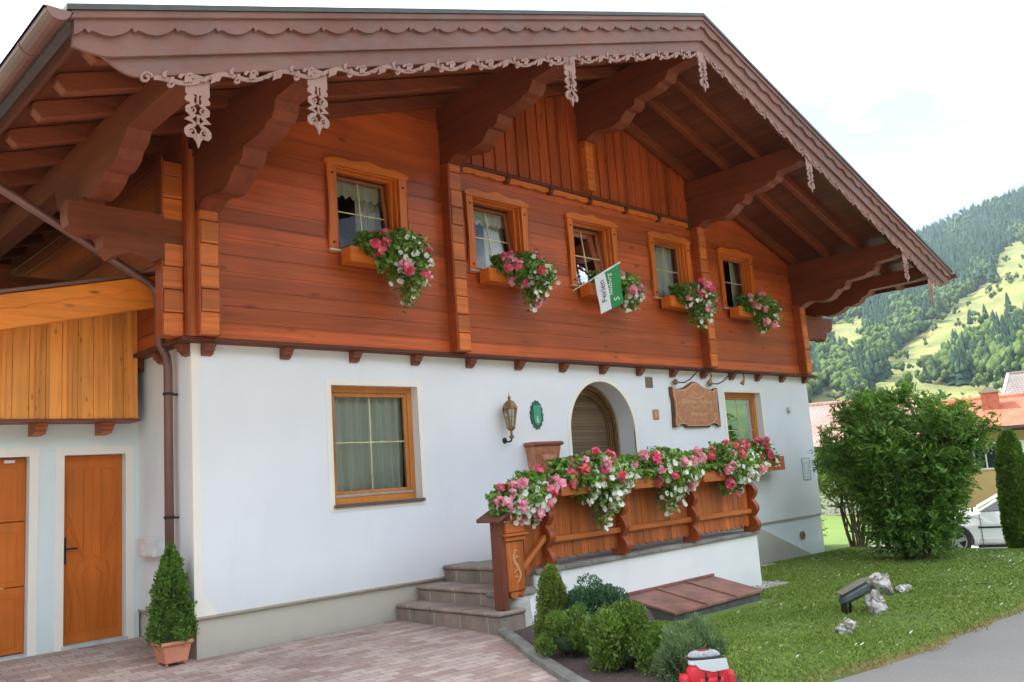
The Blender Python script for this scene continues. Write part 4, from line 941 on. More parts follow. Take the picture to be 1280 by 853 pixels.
# ================================================================== PORCH
por = empty('porch', (5.5, -.8, 0)); tag(por, 'raised entrance porch with white front wall, stone coping and three brown stone steps', 'porch')
def Po(bm):
    for v in bm.verts: v.co -= Vector((5.5, -.8, 0))
    return bm
b = MB('porphyry stone'); br = b.N('TexBrick'); b.l.new(b.map(rot=(0, 0, R_(90)), loc=(.1, 0, 0)), br.inputs[0]); br.inputs['Scale'].default_value = 1; br.inputs['Brick Width'].default_value = .46; br.inputs['Row Height'].default_value = 4; br.inputs['Mortar Size'].default_value = .008
br.inputs['Color1'].default_value = (.30, .22, .18, 1); br.inputs['Color2'].default_value = (.24, .20, .17, 1); br.inputs['Mortar'].default_value = (.42, .38, .33, 1)
n = b.noise(b.map(), 3, 6, .65); c = b.mix(1.0, br.outputs[0], b.ramp(n, [(.3, (.65, .66, .68)), (.7, (1.35, 1.3, 1.25))]), 'MULTIPLY'); b.col(c); b.rough(.75); b.bump(b.noise(b.map(), 18, 5, .6), .4, .01); M_stone = b.m
M_stonex = plain('grey stone slab', (.24, .22, .20), .75, nscale=3, var=.4, bump=.4, bd=.008)
steps = [(2.50, -.22, -1.85), (2.82, -.05, -1.60), (3.25, .14, -1.60)]
for k, (x, z, yo) in enumerate(steps):
    bm = NB(); x2 = steps[k+1][0]+.05 if k < 2 else 3.7
    box(bm, x, x2, yo+.02, -.004, -.75 if k == 0 else steps[k-1][1]-.05, z-.045); obj('step_riser', Po(bm), M_stone, por, bevel=.012)
    bm = NB(); box(bm, x-.03, x2, yo, -.002, z-.045, z); obj('step_tread', Po(bm), M_stone, por, bevel=.014)
bm = NB(); box(bm, 3.3, 7.98, -1.58, -.003, -.2, .12); obj('porch_floor', Po(bm), M_stonex, por)
bm = NB(); box(bm, 2.80, 3.27, -1.63, -1.61, -1.1, -.12); box(bm, 3.2705, 8.03, -1.63, -1.40, -1.1, .075); box(bm, 7.8, 8.03, -1.4, -.003, -1.1, .075); obj('wall', Po(bm), P_white, por, bevel=.006)
bm = NB(); x = 3.24
while x < 8.0:
    x1 = min(x+.42+.12*rs.random(), 8.06); box(bm, x+.004, x1-.004, -1.67, -1.3, .076, .126+rs.uniform(-.003, .003)); x = x1
box(bm, 2.78, 3.235, -1.67, -1.3, -.119, -.07); obj('coping', Po(bm), M_stonex, por, bevel=.008)
# flared concrete foot next to the newel
bm = NB(); rows = []
for q in range(9):
    t = q/8; z = -.14-.5*t; w_ = .05+.20*t**2.2; d_ = .04+.30*t**2.2
    rows.append([bm.verts.new(p) for p in ((2.86-w_, -1.64, z), (2.84-w_*.8, -1.66-d_*.6, z), (2.9, -1.66-d_, z), (3.05+w_*.3, -1.66-d_*.6, z), (3.1+w_*.6, -1.64, z), (3.0, -1.4, z), (2.80, -1.42, z))])
for a, b_ in zip(rows[:-1], rows[1:]):
    for q in range(7): bm.faces.new((a[q], a[(q+1) % 7], b_[(q+1) % 7], b_[q]))
bm.faces.new(rows[0]); obj('flared_foot', Po(bm), plaster('foot concrete', (.50, .48, .43), (.25, .25, .23), (-.7, -.2, .4, .7)), por, smooth=True)
# kerb of the planting bed
M_kerb = plain('kerb concrete', (.20, .19, .165), .85, nscale=4, var=.55, bump=.6, bd=.01)
kb = empty('bed_kerb', (1.8, -3, -.5)); tag(kb, 'curved weathered concrete edging between the clay paving and the planting bed', 'kerb')
pts = [Vector((x, y, 0)) for x, y in curb_xy]; seg = []
for a, b_ in zip(pts[:-1], pts[1:]):
    n_ = max(1, int((b_-a).length/.1)); seg += [a.lerp(b_, q/n_) for q in range(n_)]
seg.append(pts[-1]); 
def kerb_piece(seg):
    bm = NB(); rows = []
    for i_, p in enumerate(seg):
        d = (seg[min(i_+1, len(seg)-1)]-seg[max(i_-1, 0)]).normalized(); nrm = Vector((-d.y, d.x, 0)); z = pz(p.x, p.y)
        rows.append([bm.verts.new((p+nrm*o-Vector((1.8, -3, -.5))+Vector((0, 0, zz)))) for o, zz in ((0, z-.1), (0, z+.045), (.02, z+.065), (.10, z+.065), (.115, z+.04), (.115, z-.1))])
    for a, b_ in zip(rows[:-1], rows[1:]):
        for q in range(5): bm.faces.new((a[q], a[q+1], b_[q+1], b_[q]))
    bm.faces.new(rows[0]); bm.faces.new(rows[-1][::-1]); return bm
for q in range(0, len(seg)-1, 9): 
    s_ = [v.copy() for v in seg[q:q+10]]
    if len(s_) > 1: obj('kerb_stone', kerb_piece(s_), M_kerb, kb)
# ---- railing
ra = empty('porch_railing', (5.5, -1.7, 0)); tag(ra, 'orange brown wooden balustrade with carved posts and scalloped boards along the porch edge', 'railing')
def Ra(bm):
    for v in bm.verts: v.co -= Vector((5.5, -1.7, 0))
    return bm
YR = -1.60
bm = NB(); box(bm, 2.60, 2.68, -1.79, -1.63, -.215, .73); obj('newel_side', Ra(bm), wood('newel dark', (.16, .045, .022), 'Z', rough=.6), ra, bevel=.008)
bm = NB(); box(bm, 2.681, 2.94, -1.80, -1.70, -.04, .50)
lowp = [(2.70, -.04), (2.72, -.10), (2.77, -.12), (2.83, -.09), (2.90, -.12), (2.93, -.04)]; prism(bm, lowp, -1.79, -1.71)
obj('newel_front', Ra(bm), W_rail, ra, bevel=.012)
bm = NB(); box(bm, 2.66, 2.96, -1.83, -1.69, .5, .55); box(bm, 2.64, 2.98, -1.86, -1.68, .551, .58); box(bm, 2.67, 2.95, -1.82, -1.69, .581, .70); obj('newel_capital', Ra(bm), W_railX, ra, bevel=.01)
M_car = plain('carved highlight', (.62, .30, .13), .5)
bm = NB(); ribbon(bm, [(2.81+.045*math.sin(q/16*2*math.pi), .05+.36*q/16) for q in range(17)], [.012+.02*math.sin(q/16*math.pi) for q in range(17)], -1.808, -1.801)
for q in range(5): ribbon(bm, [(2.80+.04*(-1)**q, .09+.07*q), (2.81, .12+.07*q), (2.81-.05*(-1)**q, .11+.07*q)], [.004, .016, .003], -1.81, -1.802)
obj('newel_carving', Ra(bm), M_car, ra)
# planter / handrail troughs: sloping short one, then three level ones
def trough(bm, x0, x1, za, zb, h=.2, y0=-1.92, y1=-1.60):
    prism(bm, [(x0, za-h), (x1, zb-h), (x1, zb), (x0, za)], y0, y0+.025); prism(bm, [(x0, za-h), (x1, zb-h), (x1, zb), (x0, za)], y1-.025, y1)
    prism(bm, [(x0, za-h), (x1, zb-h), (x1, zb-h+.025), (x0, za-h+.025)], y0+.025, y1-.025)
    prism(bm, [(x0, za-h+.025), (x0+.025, za-h+.03), (x0+.025, za), (x0, za)], y0+.025, y1-.025); prism(bm, [(x1-.025, zb-h+.03), (x1, zb-h+.025), (x1, zb), (x1-.025, zb)], y0+.025, y1-.025)
bm = NB(); prism(bm, [(2.50, .71), (3.42, 1.12), (3.42, 1.16), (2.50, .75)], -1.90, -1.52); obj('sloping_cap', Ra(bm), wood('cap wood', (.13, .055, .035), 'X', rough=.7), ra, bevel=.01)
bm = NB(); box(bm, 3.4, 8.02, -1.7, -1.5, .93, 1.0); obj('top_rail', Ra(bm), W_railX, ra, bevel=.01)
PX = [3.44, 4.80, 6.34, 7.90]
def post_profile():
    pts = []
    for q in range(41):
        z = .135+(.86)*q/40; t = q/40
        pts.append((-1.70-.075*abs(math.sin(t*math.pi*3.5+.3)), z))
    return pts
for x in PX:
    bm = NB(); profile(bm, [(z, y) for y, z in post_profile()], -1.52, x-.045, x+.045, 'X', True); obj('carved_post', Ra(bm), wood('post wood', (.33, .075, .022), 'Z'), ra)
def boards(bm, x0, x1, zb, zt):
    n = max(1, round((x1-x0)/.138)); w_ = (x1-x0)/n
    for q in range(n):
        a, b_ = x0+q*w_+.003, x0+(q+1)*w_-.003; us = [a+(b_-a)*k/10 for k in range(11)]
        strip(bm, us, lambda u: zt(u), lambda u: zb(u)+.028*abs(math.cos((u-a)/(b_-a)*math.pi))-.0, YR-.035+rs.uniform(-.003, .003), YR-.008)
for x0, x1 in zip(PX[:-1], PX[1:]):
    bm = NB(); boards(bm, x0+.047, x1-.047, lambda u: .20, lambda u: .97); obj('balustrade_boards', Ra(bm), W_rail, ra, bevel=.004)
    bm = NB(); box(bm, x0+.046, x1-.046, -1.70, -1.637, .40, .47); obj('lower_rail', Ra(bm), W_railX, ra, bevel=.012)
bm = NB(); boards(bm, 2.95, 3.39, lambda u: -.02+(u-2.95)*.5, lambda u: .82+(u-2.95)*.45); obj('balustrade_boards', Ra(bm), W_rail, ra, bevel=.004)
bm = NB(); prism(bm, [(2.945, .10), (3.39, .44), (3.39, .51), (2.945, .17)], -1.72, -1.637); obj('lower_rail', Ra(bm), W_railX, ra, bevel=.012)
# ================================================================== FLOWERS
M_gleaf = leafmat('geranium leaf', (.09, .19, .035), (.21, .35, .07), .3, .5, (.30, .45, .11))
M_pink = leafmat('pink petals', (.84, .09, .22), (.90, .20, .34), .3, .6, (.92, .36, .48))
M_red = leafmat('coral petals', (.84, .08, .13), (.90, .18, .24), .25, .6)
M_lpink = leafmat('pale pink petals', (.88, .25, .46), (.92, .48, .62), .25, .6)
M_wht = leafmat('white petals', (.85, .84, .78), (.88, .87, .82), .2, .6)
M_soilp = plain('potting soil', (.05, .035, .025), .95, bump=.5)
def head_mesh(name, rng, r=.055, n=40):
    d = rng.normal(size=(n, 3)); d /= np.linalg.norm(d, axis=1)[:, None]; P = d*r*(.55+.45*rng.random((n, 1)))
    V, F = leaves(P, r*.95, rng, 1.15, 0, dirs=np.cross(d, rng.normal(size=(n, 3))), fold=.1); return mesh_np(name, V, F)
HR = np.random.default_rng(77)
heads = []
for mt in (M_pink, M_red, M_lpink):
    for q in range(2):
        me = head_mesh('flower_head', HR); me.materials.append(mt); heads.append(me)
def white_mesh(P, r, rng):
    """petunia cups: five petals round each centre"""
    Vs, Fs, o = [], [], 0
    for p in P:
        d = Vector((rng.normal()*.6-.2, -1+rng.normal()*.5, rng.normal()*.5+.1)).normalized(); a = d.orthogonal().normalized(); b_ = d.cross(a); rr = r*(.75+.5*rng.random()); ph = rng.random()*6
        c = Vector(p); Vs.append(c-d*rr*.35)
        for k in range(10):
            t = ph+k*math.pi/5; f = 1 if k % 2 == 0 else .84; Vs.append(c+(a*math.cos(t)+b_*math.sin(t))*rr*f)
        for k in range(10): Fs.append((o, o+1+k, o+1+(k+1) % 10))
        o += 11
    return np.array([v[:] for v in Vs]), np.array(Fs)
def flower_box(x0, x1, y, z, lab, seed, group, white=(.5, 1, 80), pink=8, hang=.5, rise=.18, depth=.25, nleaf=2600, tr=None, trw=None, pinkmix=(0, 1, 2, 3), out=.2, parent_x=None, slope=0, bulge=None):
    rng = np.random.default_rng(seed); cx_ = (x0+x1)/2
    t = empty('flower_box', (cx_, y, z)); tag(t, lab, 'flower box', group)
    if tr: 
        bm = NB(); tx0, tx1, ty0, ty1, th = tr; tx0 -= cx_; tx1 -= cx_; ty0 -= y; ty1 -= y
        w_ = .02; box(bm, tx0, tx1, ty0, ty0+w_, -th, 0); box(bm, tx0, tx1, ty1-w_, ty1, -th, 0); box(bm, tx0, tx0+w_, ty0+w_, ty1-w_, -th, 0); box(bm, tx1-w_, tx1, ty0+w_, ty1-w_, -th, 0); box(bm, tx0+w_, tx1-w_, ty0+w_, ty1-w_, -th, -th+w_)
        if slope:
            for v in bm.verts: v.co.z += slope*v.co.x
        obj('trough', bm, trw or W_caseX, t, bevel=.006)
        bm = NB(); box(bm, tx0+w_+.001, tx1-w_-.001, ty0+w_+.001, ty1-w_-.001, -.07, -.03)
        if slope:
            for v in bm.verts: v.co.z += slope*v.co.x
        obj('soil', bm, M_soilp, t)
    W2 = (x1-x0)/2
    def pt(n, surf=0, lo=-1, hi=1):
        u = lo+(hi-lo)*rng.random(n); env = (.55+.45*np.sin(u*7+seed)*.6+.35*np.sin(u*17+seed*2)); env = (.35+.65*np.clip(env, .2, 1))*(1-.35*np.abs(u)**3)
        if bulge is not None: env = env*(.32+.85*np.exp(-((u-bulge)/.60)**2))
        a = rng.random(n)*(1.75*np.pi/1.75)   # 0 = up, pi = down in front
        rr = (rng.random(n)**.45) if not surf else (.80+.2*rng.random(n))
        vert = np.where(np.cos(a) > 0, rise*np.cos(a)*(.6+.4*env), hang*np.cos(a)*env)*rr
        yy = -out-np.sin(a)*depth*(.5+.5*env)*rr*(.7+.3*rng.random(n))+.03*rng.normal(size=n)
        P = np.stack([u*W2+.03*rng.normal(size=n), yy+(np.cos(a) > 0)*.1, vert+.03+slope*u*W2], 1); return P
    P = pt(nleaf); V, F = leaves(P, .058, rng, 1.15, .6, fold=.15)
    st = rng.normal(size=(14, 3))*np.array([W2*.5, .08, .03]); 
    obj('foliage', mesh_np('foliage', V, F), M_gleaf, t)
    lo, hi, n = white
    if n: P = pt(n, 1, lo*2-1, hi*2-1); P[:, 2] -= .04; P[:, 1] -= .02; V, F = white_mesh(P, .036, rng); o = obj('white_blossoms', mesh_np('white_blossoms', V, F), M_wht, t)
    P = pt(pink, 1); P[:, 1] -= .07
    for p in P:
        o = bpy.data.objects.new('flower_head', heads[pinkmix[int(rng.integers(len(pinkmix)))]]); COL.objects.link(o); o.parent = t; o.location = p; s = .85+.5*rng.random(); o.scale = (s, s, s); o.rotation_euler = (rng.random()*6, 0, rng.random()*6)
    return t
gw = 'flower boxes under the upper windows'
wl = ['flower box with trailing pink geraniums and white petunias under the leftmost upper window', 'flower box of coral and white blossoms under the second upper window from the left',
      'flower box of mostly cream white blossoms half hidden by the small flag', 'full round flower box of pink and white blossoms under the closed curtain window', 'smallest flower box under the rightmost upper window']
for k, x in enumerate(WX):
    flower_box(x+.18, x+1.05, -.36, 4.03, wl[k], 11+k, gw, white=((.45, 1, 150), (.45, 1, 140), (.55, 1.0, 150), (.2, 1, 150), (.3, 1, 80))[k], pink=(17, 16, 6, 18, 13)[k], hang=(.72, .55, .52, .60, .54)[k], depth=(.50, .50, .36, .50, .48)[k], out=.0, rise=.28,
               nleaf=5200, tr=(x-.0, x+WW, -.40, -.19, .19), trw=W_caseX, pinkmix=((1, 1, 0, 4), (1, 2, 0, 4), (5, 4), (0, 1, 5, 4), (1, 5, 4))[k], bulge=(.35, .35, .75, .35, .35)[k])
gp = 'flower boxes on the porch railing'
flower_box(2.60, 3.46, -1.72, .95, 'flower box with pale pink and white blossoms on the sloping end of the porch railing', 31, gp, white=(.15, 1, 240), pink=16, hang=.32, rise=.24, depth=.30, out=.02, nleaf=3000, pinkmix=(4, 5, 0, 4), slope=.30, tr=(2.7, 3.4, -1.86, -1.62, .14), trw=W_railX, bulge=0)
flower_box(3.56, 4.86, -1.72, 1.13, 'largest porch flower box with coral geraniums and a white cascade below the arched entrance', 32, gp, white=(.3, 1, 300), pink=15, hang=.60, rise=.27, depth=.38, out=.05, nleaf=5600, pinkmix=(1, 2, 4, 0, 5), tr=(3.5, 4.76, -1.90, -1.62, .2), trw=W_railX, bulge=.1)
flower_box(4.92, 6.34, -1.72, 1.13, 'middle porch flower box with sparse pink heads and trailing stems right of the entrance', 33, gp, white=(.35, .95, 170), pink=14, hang=.56, rise=.29, depth=.34, out=.05, nleaf=4600, pinkmix=(0, 1, 5, 4), tr=(4.84, 6.30, -1.90, -1.62, .2), trw=W_railX, bulge=.15)
flower_box(6.40, 7.96, -1.72, 1.13, 'porch flower box at the far right end of the railing below the copper sign', 34, gp, white=(.45, 1.0, 220), pink=18, hang=.45, rise=.32, depth=.34, out=.05, nleaf=5200, pinkmix=(0, 1, 4, 5), tr=(6.38, 7.9, -1.90, -1.62, .2), trw=W_railX, bulge=.1)
flower_box(10.1, 11.2, -.2, 1.22, 'flower box on the sill of the ground floor window beside the copper sign', 35, None, white=(.3, 1, 30), pink=12, hang=.3, rise=.35, depth=.25, out=.02, nleaf=1500, pinkmix=(0, 1), tr=(10.08, 11.42, -.34, -.06, .26), trw=W_railX)
# ---- small flag
t = empty('small_flag', (5.75, -.35, 3.88)); tag(t, 'small green and white holiday flag on a slanting stick at the third upper window', 'flag')
d = Vector((.61, -.45, .41))
bm = NB(); tube(bm, [(0, 0, 0), d*.98], .008, 8); obj('pole', bm, plain('flag pole', (.6, .55, .42), .5), t)
bm = NB(); tube(bm, [d*.44, d*1.0], .014, 8); obj('sleeve', bm, M_white, t)
def flag_mat():
    b = MB('flag cloth'); sep = b.N('SeparateXYZ'); b.l.new(b.tc.outputs['UV'], sep.inputs[0])
    f = b.math('GREATER_THAN', b.math('ADD', sep.outputs[0], b.math('MULTIPLY', sep.outputs[1], -.12)), .40)
    b.col(b.mix(f, (.72, .74, .78), (.03, .26, .08))); b.rough(.8); return b.m
fm = flag_mat(); bm = NB(); uvl = bm.loops.layers.uv.new('UVMap'); G_ = []
dn = Vector((.34, -.04, -1)).normalized()
def fpt(u, v): 
    return d*(.45+.54*u)+Vector((.10*(1-u), -.03*(1-u), -1))*(v*(.56+.07*u))+Vector((.3, 1, 0))*(.018*math.sin(v*6+u*5)*v)
for a in range(13): G_.append([(bm.verts.new(fpt(a/12, q/12)), (a/12, q/12)) for q in range(13)])
for a in range(12):
    for q in range(12):
        qs = [G_[a][q], G_[a+1][q], G_[a+1][q+1], G_[a][q+1]]; fc = bm.faces.new([v for v, _ in qs])
        for lp, (_, uv) in zip(fc.loops, qs): lp[uvl].uv = uv
me = bpy.data.meshes.new('cloth'); bm.to_mesh(me); bm.free(); cl = obj('cloth', me, fm, t, smooth=True)
def flag_text(s, size, u0, v0, mat, shear=0, adv=1):
    me = text_mesh(s, size, 0, shear); me.materials.clear(); me.materials.append(mat)
    for v in me.vertices:
        x, y = v.co.x, v.co.y; uu = u0-y/.46; vv = v0-x/.60
        p = fpt(uu, min(max(vv, 0), 1)); v.co = p+Vector((-.003, -.005, 0))
    o = bpy.data.objects.new('lettering', me); COL.objects.link(o); o.parent = cl
flag_text('Ferien', .14, .33, .46, plain('black print', (.02, .02, .02), .6), 0)
flag_text('Salzburg', .10, .60, .40, M_white, .3)
flag_text('S', .14, .86, .84, M_white, .3)
# ================================================================== PLANTS
def needle_mass(name, P, rng, size, mat, parent, aspect=2.0, dirs=None): V, F = leaves(P, size, rng, aspect, .2, dirs=dirs); return obj(name, mesh_np(name, V, F), mat, parent)
M_thuja = leafmat('thuja green', (.075, .16, .025), (.16, .27, .045), .25, .6)
M_cyp = leafmat('clipped cypress green', (.11, .17, .03), (.22, .29, .05), .2, .6)
M_box = leafmat('blue green box leaves', (.045, .11, .055), (.11, .21, .11), .15, .45)
M_jun = leafmat('juniper green', (.08, .15, .022), (.19, .29, .05), .2, .6)
M_grey = leafmat('grey green lavender', (.11, .18, .08), (.23, .32, .14), .2, .7)
M_bark = plain('bark', (.13, .085, .055), .9, nscale=12, var=.4, bump=.8, bd=.01)
def cone_bush(name, loc, h, r, lab, mat, seed, n=9000, size=.028, prof=None, lump=.12):
    rng = np.random.default_rng(seed); t = empty(name, loc); tag(t, lab, 'bush')
    bm = NB(); tube(bm, [(0, 0, -.08), (0, 0, h*.6)], [r*.12, r*.05], 8); obj('trunk', bm, M_bark, t)
    prof = prof or (lambda s: (1-s)**.65)
    s = rng.random(n)**.9; a = rng.random(n)*2*np.pi; rr = (.72+.28*rng.random(n))
    lp = 1+lump*np.sin(a*5+s*9+seed)+lump*.8*np.sin(a*9-s*17)+lump*np.sin(s*40+a*2)*.6
    R2 = r*prof(s)*lp*rr; P = np.stack([R2*np.cos(a), R2*np.sin(a), s*h+.02*rng.normal(size=n)], 1)
    dirs = np.stack([np.cos(a)*.7, np.sin(a)*.7, np.full(n, .9)], 1); needle_mass('foliage', P, rng, size, mat, t, 2.0, dirs)
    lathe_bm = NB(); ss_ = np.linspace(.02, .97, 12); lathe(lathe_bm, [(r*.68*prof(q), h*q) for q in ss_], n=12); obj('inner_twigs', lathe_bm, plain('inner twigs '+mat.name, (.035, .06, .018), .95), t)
    return t
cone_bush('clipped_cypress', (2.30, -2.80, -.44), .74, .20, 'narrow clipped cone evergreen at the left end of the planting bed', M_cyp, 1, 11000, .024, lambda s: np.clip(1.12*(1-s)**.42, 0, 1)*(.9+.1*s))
def clump_bush(name, loc, rx, h, lab, mat, seed, n=8000, size=.03, tufts=26, aspect=2.0, spike=0, cat='bush'):
    rng = np.random.default_rng(seed); t = empty(name, loc); tag(t, lab, cat)
    bm = NB(); Pl = []; Dl = []
    for k in range(tufts):
        a = rng.random()*2*np.pi; e = rng.random()**.8; rr = rx*math.sqrt(1-e*e*.8)*(.40+.62*rng.random()); c = np.array([rr*math.cos(a), rr*math.sin(a), h*(.12+.74*e+.12*rng.random())])
        m_ = n//tufts; q = rng.normal(size=(m_, 3)); q /= np.linalg.norm(q, axis=1)[:, None]; rad = rx*.36*(.55+.75*rng.random()); q2 = q*rad*(.45+.55*rng.random((m_, 1))**.5)*np.array([1, 1, .9+spike])
        Pl.append(c+q2); Dl.append(q*.8+np.array([0, 0, .5+spike])+c/np.linalg.norm(c)*.6)
        tube(bm, [(0, 0, -.05), tuple(c*.6*np.array([.6, .6, 1])), tuple(c)], [.014, .01, .005], 5)
    obj('stems', bm, M_bark, t); P = np.concatenate(Pl); P[:, 2] = np.maximum(P[:, 2], .01); needle_mass('foliage', P, rng, size, mat, t, aspect, np.concatenate(Dl))
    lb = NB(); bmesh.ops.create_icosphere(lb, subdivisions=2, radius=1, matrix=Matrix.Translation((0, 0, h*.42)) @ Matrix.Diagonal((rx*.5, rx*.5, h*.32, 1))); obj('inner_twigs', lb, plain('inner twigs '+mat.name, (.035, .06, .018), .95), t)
    return t
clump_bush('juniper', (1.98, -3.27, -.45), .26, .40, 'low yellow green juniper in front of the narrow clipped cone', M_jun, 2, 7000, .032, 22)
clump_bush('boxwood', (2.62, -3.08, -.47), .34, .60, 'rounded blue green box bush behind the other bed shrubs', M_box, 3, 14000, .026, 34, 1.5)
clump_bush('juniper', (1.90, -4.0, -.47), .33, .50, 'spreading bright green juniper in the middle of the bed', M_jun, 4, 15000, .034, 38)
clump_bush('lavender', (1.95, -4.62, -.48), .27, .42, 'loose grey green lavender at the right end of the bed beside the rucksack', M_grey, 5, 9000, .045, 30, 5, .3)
# potted conifer
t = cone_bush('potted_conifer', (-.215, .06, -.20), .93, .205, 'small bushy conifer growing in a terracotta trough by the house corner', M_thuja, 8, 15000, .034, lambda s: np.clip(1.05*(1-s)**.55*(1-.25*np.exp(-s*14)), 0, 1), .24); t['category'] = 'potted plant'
bm = NB()
def tub(bm, w0, d0, w1, d1, z0, z1, lip):
    v = [bm.verts.new(p) for p in ((-w0, -d0, z0), (w0, -d0, z0), (w0, d0, z0), (-w0, d0, z0), (-w1, -d1, z1), (w1, -d1, z1), (w1, d1, z1), (-w1, d1, z1))]
    for f in ((0,1,5,4),(1,2,6,5),(2,3,7,6),(3,0,4,7),(4,5,6,7),(3,2,1,0)): bm.faces.new([v[i] for i in f])
M_terra = plain('terracotta', (.60, .235, .14), .7, nscale=5, var=.12)
pt_ = empty('terracotta_pot', (-.215, .04, -.408)); pt_.scale = (.86, .9, 1); tag(pt_, 'square terracotta plastic trough holding the conifer by the house corner', 'plant pot')
tub(bm, .13, .12, .165, .15, .028, .2, 0); 
for sx in (-1, 1):
    for sy in (-1, 1): box(bm, sx*.12-.03*(sx > 0), sx*.12+.03*(sx < 0), sy*.11-.03*(sy > 0), sy*.11+.03*(sy < 0), 0, .03)
obj('body', bm, M_terra, pt_, bevel=.01)
bm = NB(); box(bm, -.185, .185, -.17, .17, .195, .235); obj('rim', bm, M_terra, pt_, bevel=.012)
bm = NB(); box(bm, -.16, .16, -.145, .145, .236, .24); obj('soil', bm, M_soilp, pt_)
# ---- big garden shrub
def broad_shrub(name, loc, h, rx, lab, leaf, seed, nst=16, nleaf=14000, size=.10, low=.12, cat='shrub', inner=True, aspect=3.0, bare=.3, cone=None):
    rng = np.random.default_rng(seed); t = empty(name, loc); tag(t, lab, cat); bm = NB(); tips = []
    for k in range(nst):
        a = rng.random()*6.28; lean = (.15+.85*rng.random()**.7); hh = h*(1-.38*lean**2)*(.82+.18*rng.random()); rad = rx*lean*.86
        p = [Vector((.12*math.cos(a), .12*math.sin(a), -.1))]; wob = rng.normal(size=(6, 2))*.05*rx
        for s in range(1, 7):
            f = s/6; p.append(Vector((.12*math.cos(a)+rad*math.cos(a)*f**1.25+wob[s-1][0], .12*math.sin(a)+rad*math.sin(a)*f**1.25+wob[s-1][1], hh*f**.85)))
        tube(bm, p, [.032*(1-s/7.5) for s in range(7)], 6); 
        for s in range(1, 7):
            f = s/6
            if f < bare: continue
            for j in range(7):
                d_ = Vector((rng.normal(), rng.normal(), rng.normal()*.5+.28)).normalized(); L_ = rx*(.20+.28*rng.random())*(1.15-.5*f); q = p[s]+d_*L_; q.z = max(q.z, low*h)
                tube(bm, [p[s], p[s].lerp(q, .5)+Vector((0, 0, .03)), q], [.011, .007, .003], 4, False); tips.append((p[s], q))
    obj('stems', bm, M_bark, t)
    tp = np.array([[a[:], b_[:]] for a, b_ in tips]); m_ = nleaf//len(tp); idx = np.repeat(np.arange(len(tp)), m_); f = rng.random(len(idx))**.6
    base = tp[idx, 0]*(1-f[:, None])+tp[idx, 1]*f[:, None]; P = base+rng.normal(size=base.shape)*np.array([.10, .10, .07])*rx*.45; P[:, 2] = np.maximum(P[:, 2], .05)
    dr = (tp[idx, 1]-tp[idx, 0]); dr /= np.linalg.norm(dr, axis=1)[:, None]+1e-6; dr = dr+np.array([0, 0, -.1])
    if cone:
        rad_ = np.hypot(P[:, 0], P[:, 1]); lf_ = (P[:, 1]-P[:, 0]) > 0; kp = P[:, 2] > np.where(lf_, (rad_-cone[0]-.15)*cone[1]*.55, (rad_-cone[0])*cone[1])+.10*rng.normal(size=len(P)); P = P[kp]; dr = dr[kp]
    V, F = leaves(P, size, rng, aspect, .5, dirs=dr); obj('foliage', mesh_np('foliage', V, F), leaf, t); return t
M_shrub = leafmat('shrub leaf', (.08, .17, .034), (.17, .30, .062), .40, .42, (.29, .42, .11))
M_shrub2 = leafmat('sunny shrub leaf', (.10, .17, .03), (.22, .30, .07), .4, .5)
SHZ = float(gz(12.4, -2.35))
broad_shrub('garden_shrub', (12.3, -2.22, SHZ-.05), 3.2, 1.52, 'large dark green many stemmed shrub on the lawn right of the house', M_shrub, 21, 46, 72000, .115, .05, bare=.1, cone=(.5, 1.9))
broad_shrub('twiggy_bush', (15.6, .4, float(gz(15.6, .4))), 2.9, 1.0, 'smaller sunlit bush with bare twisted stems between house corner and big shrub', M_shrub2, 22, 14, 6500, .10, .15, bare=.35)
broad_shrub('roadside_bush', (19.0, 3.6, float(gz(19, 3.6))), 2.6, 1.2, 'pale bush glimpsed low behind the bare twisted stems', M_shrub2, 23, 12, 6000, .11, .05, bare=.1)
# clipped thuja column
tz = float(gz(17.6, -3.0)); az_ = R_(73.25); D_ = 19.6; tx, ty = CAM.x+D_*math.sin(az_), CAM.y+D_*math.cos(az_); tz = float(gz(tx, ty))
M_th2 = leafmat('thuja column green', (.07, .13, .02), (.15, .24, .035), .35, .6)
t = cone_bush('thuja_column', (tx, ty, tz), CAM.z+D_*math.tan(R_(.52))-tz, .33, 'tall clipped thuja column in front of the white car', M_th2, 41, 26000, .07, lambda s: np.clip((1-s)**.28, 0, 1)*(.8+.35*np.sin(np.clip(s, 0, 1)*2.6)), .05)
# ---- grass blades and daisies
rng = np.random.default_rng(9); n = 260000
X = 1.2+14.5*rng.random(n); Y = -5.5+6*rng.random(n)
dd = np.hypot(X-CAM.x, Y-CAM.y); keep = rng.random(n) < np.clip(9.0/dd, 0, 1)**1.0
bedx = np.interp(Y, [-5.1, -4.3, -3.2, -2.4, -1.64], [1.9, 2.6, 3.3, 4.2, 4.5])
keep &= (X > bedx) & ~((Y > -1.68) & (X < 8.06)) & (Y < -.03) & ~((X > 4.62) & (X < 6.85) & (Y > -2.58)) & (Y > -5.36+.05*np.sin(X*5)+.03*rng.normal(size=n)) & ~((X > 4.5) & (X < 8.35) & (Y > -1.9))
k2 = (X > 13.2) | (Y < 0); X, Y = X[keep], Y[keep]; n = len(X); Z = gz(X, Y)+.007
h = (.007+.017*rng.random(n))*(1+.5*np.sin(X*2.3)*np.sin(Y*3.1)); a = rng.random(n)*6.28; w_ = (.003+.0035*rng.random(n))*(1+.05*dd[keep])
dx, dy = np.cos(a)*w_, np.sin(a)*w_; lx, ly = rng.normal(size=n)*.016, rng.normal(size=n)*.016
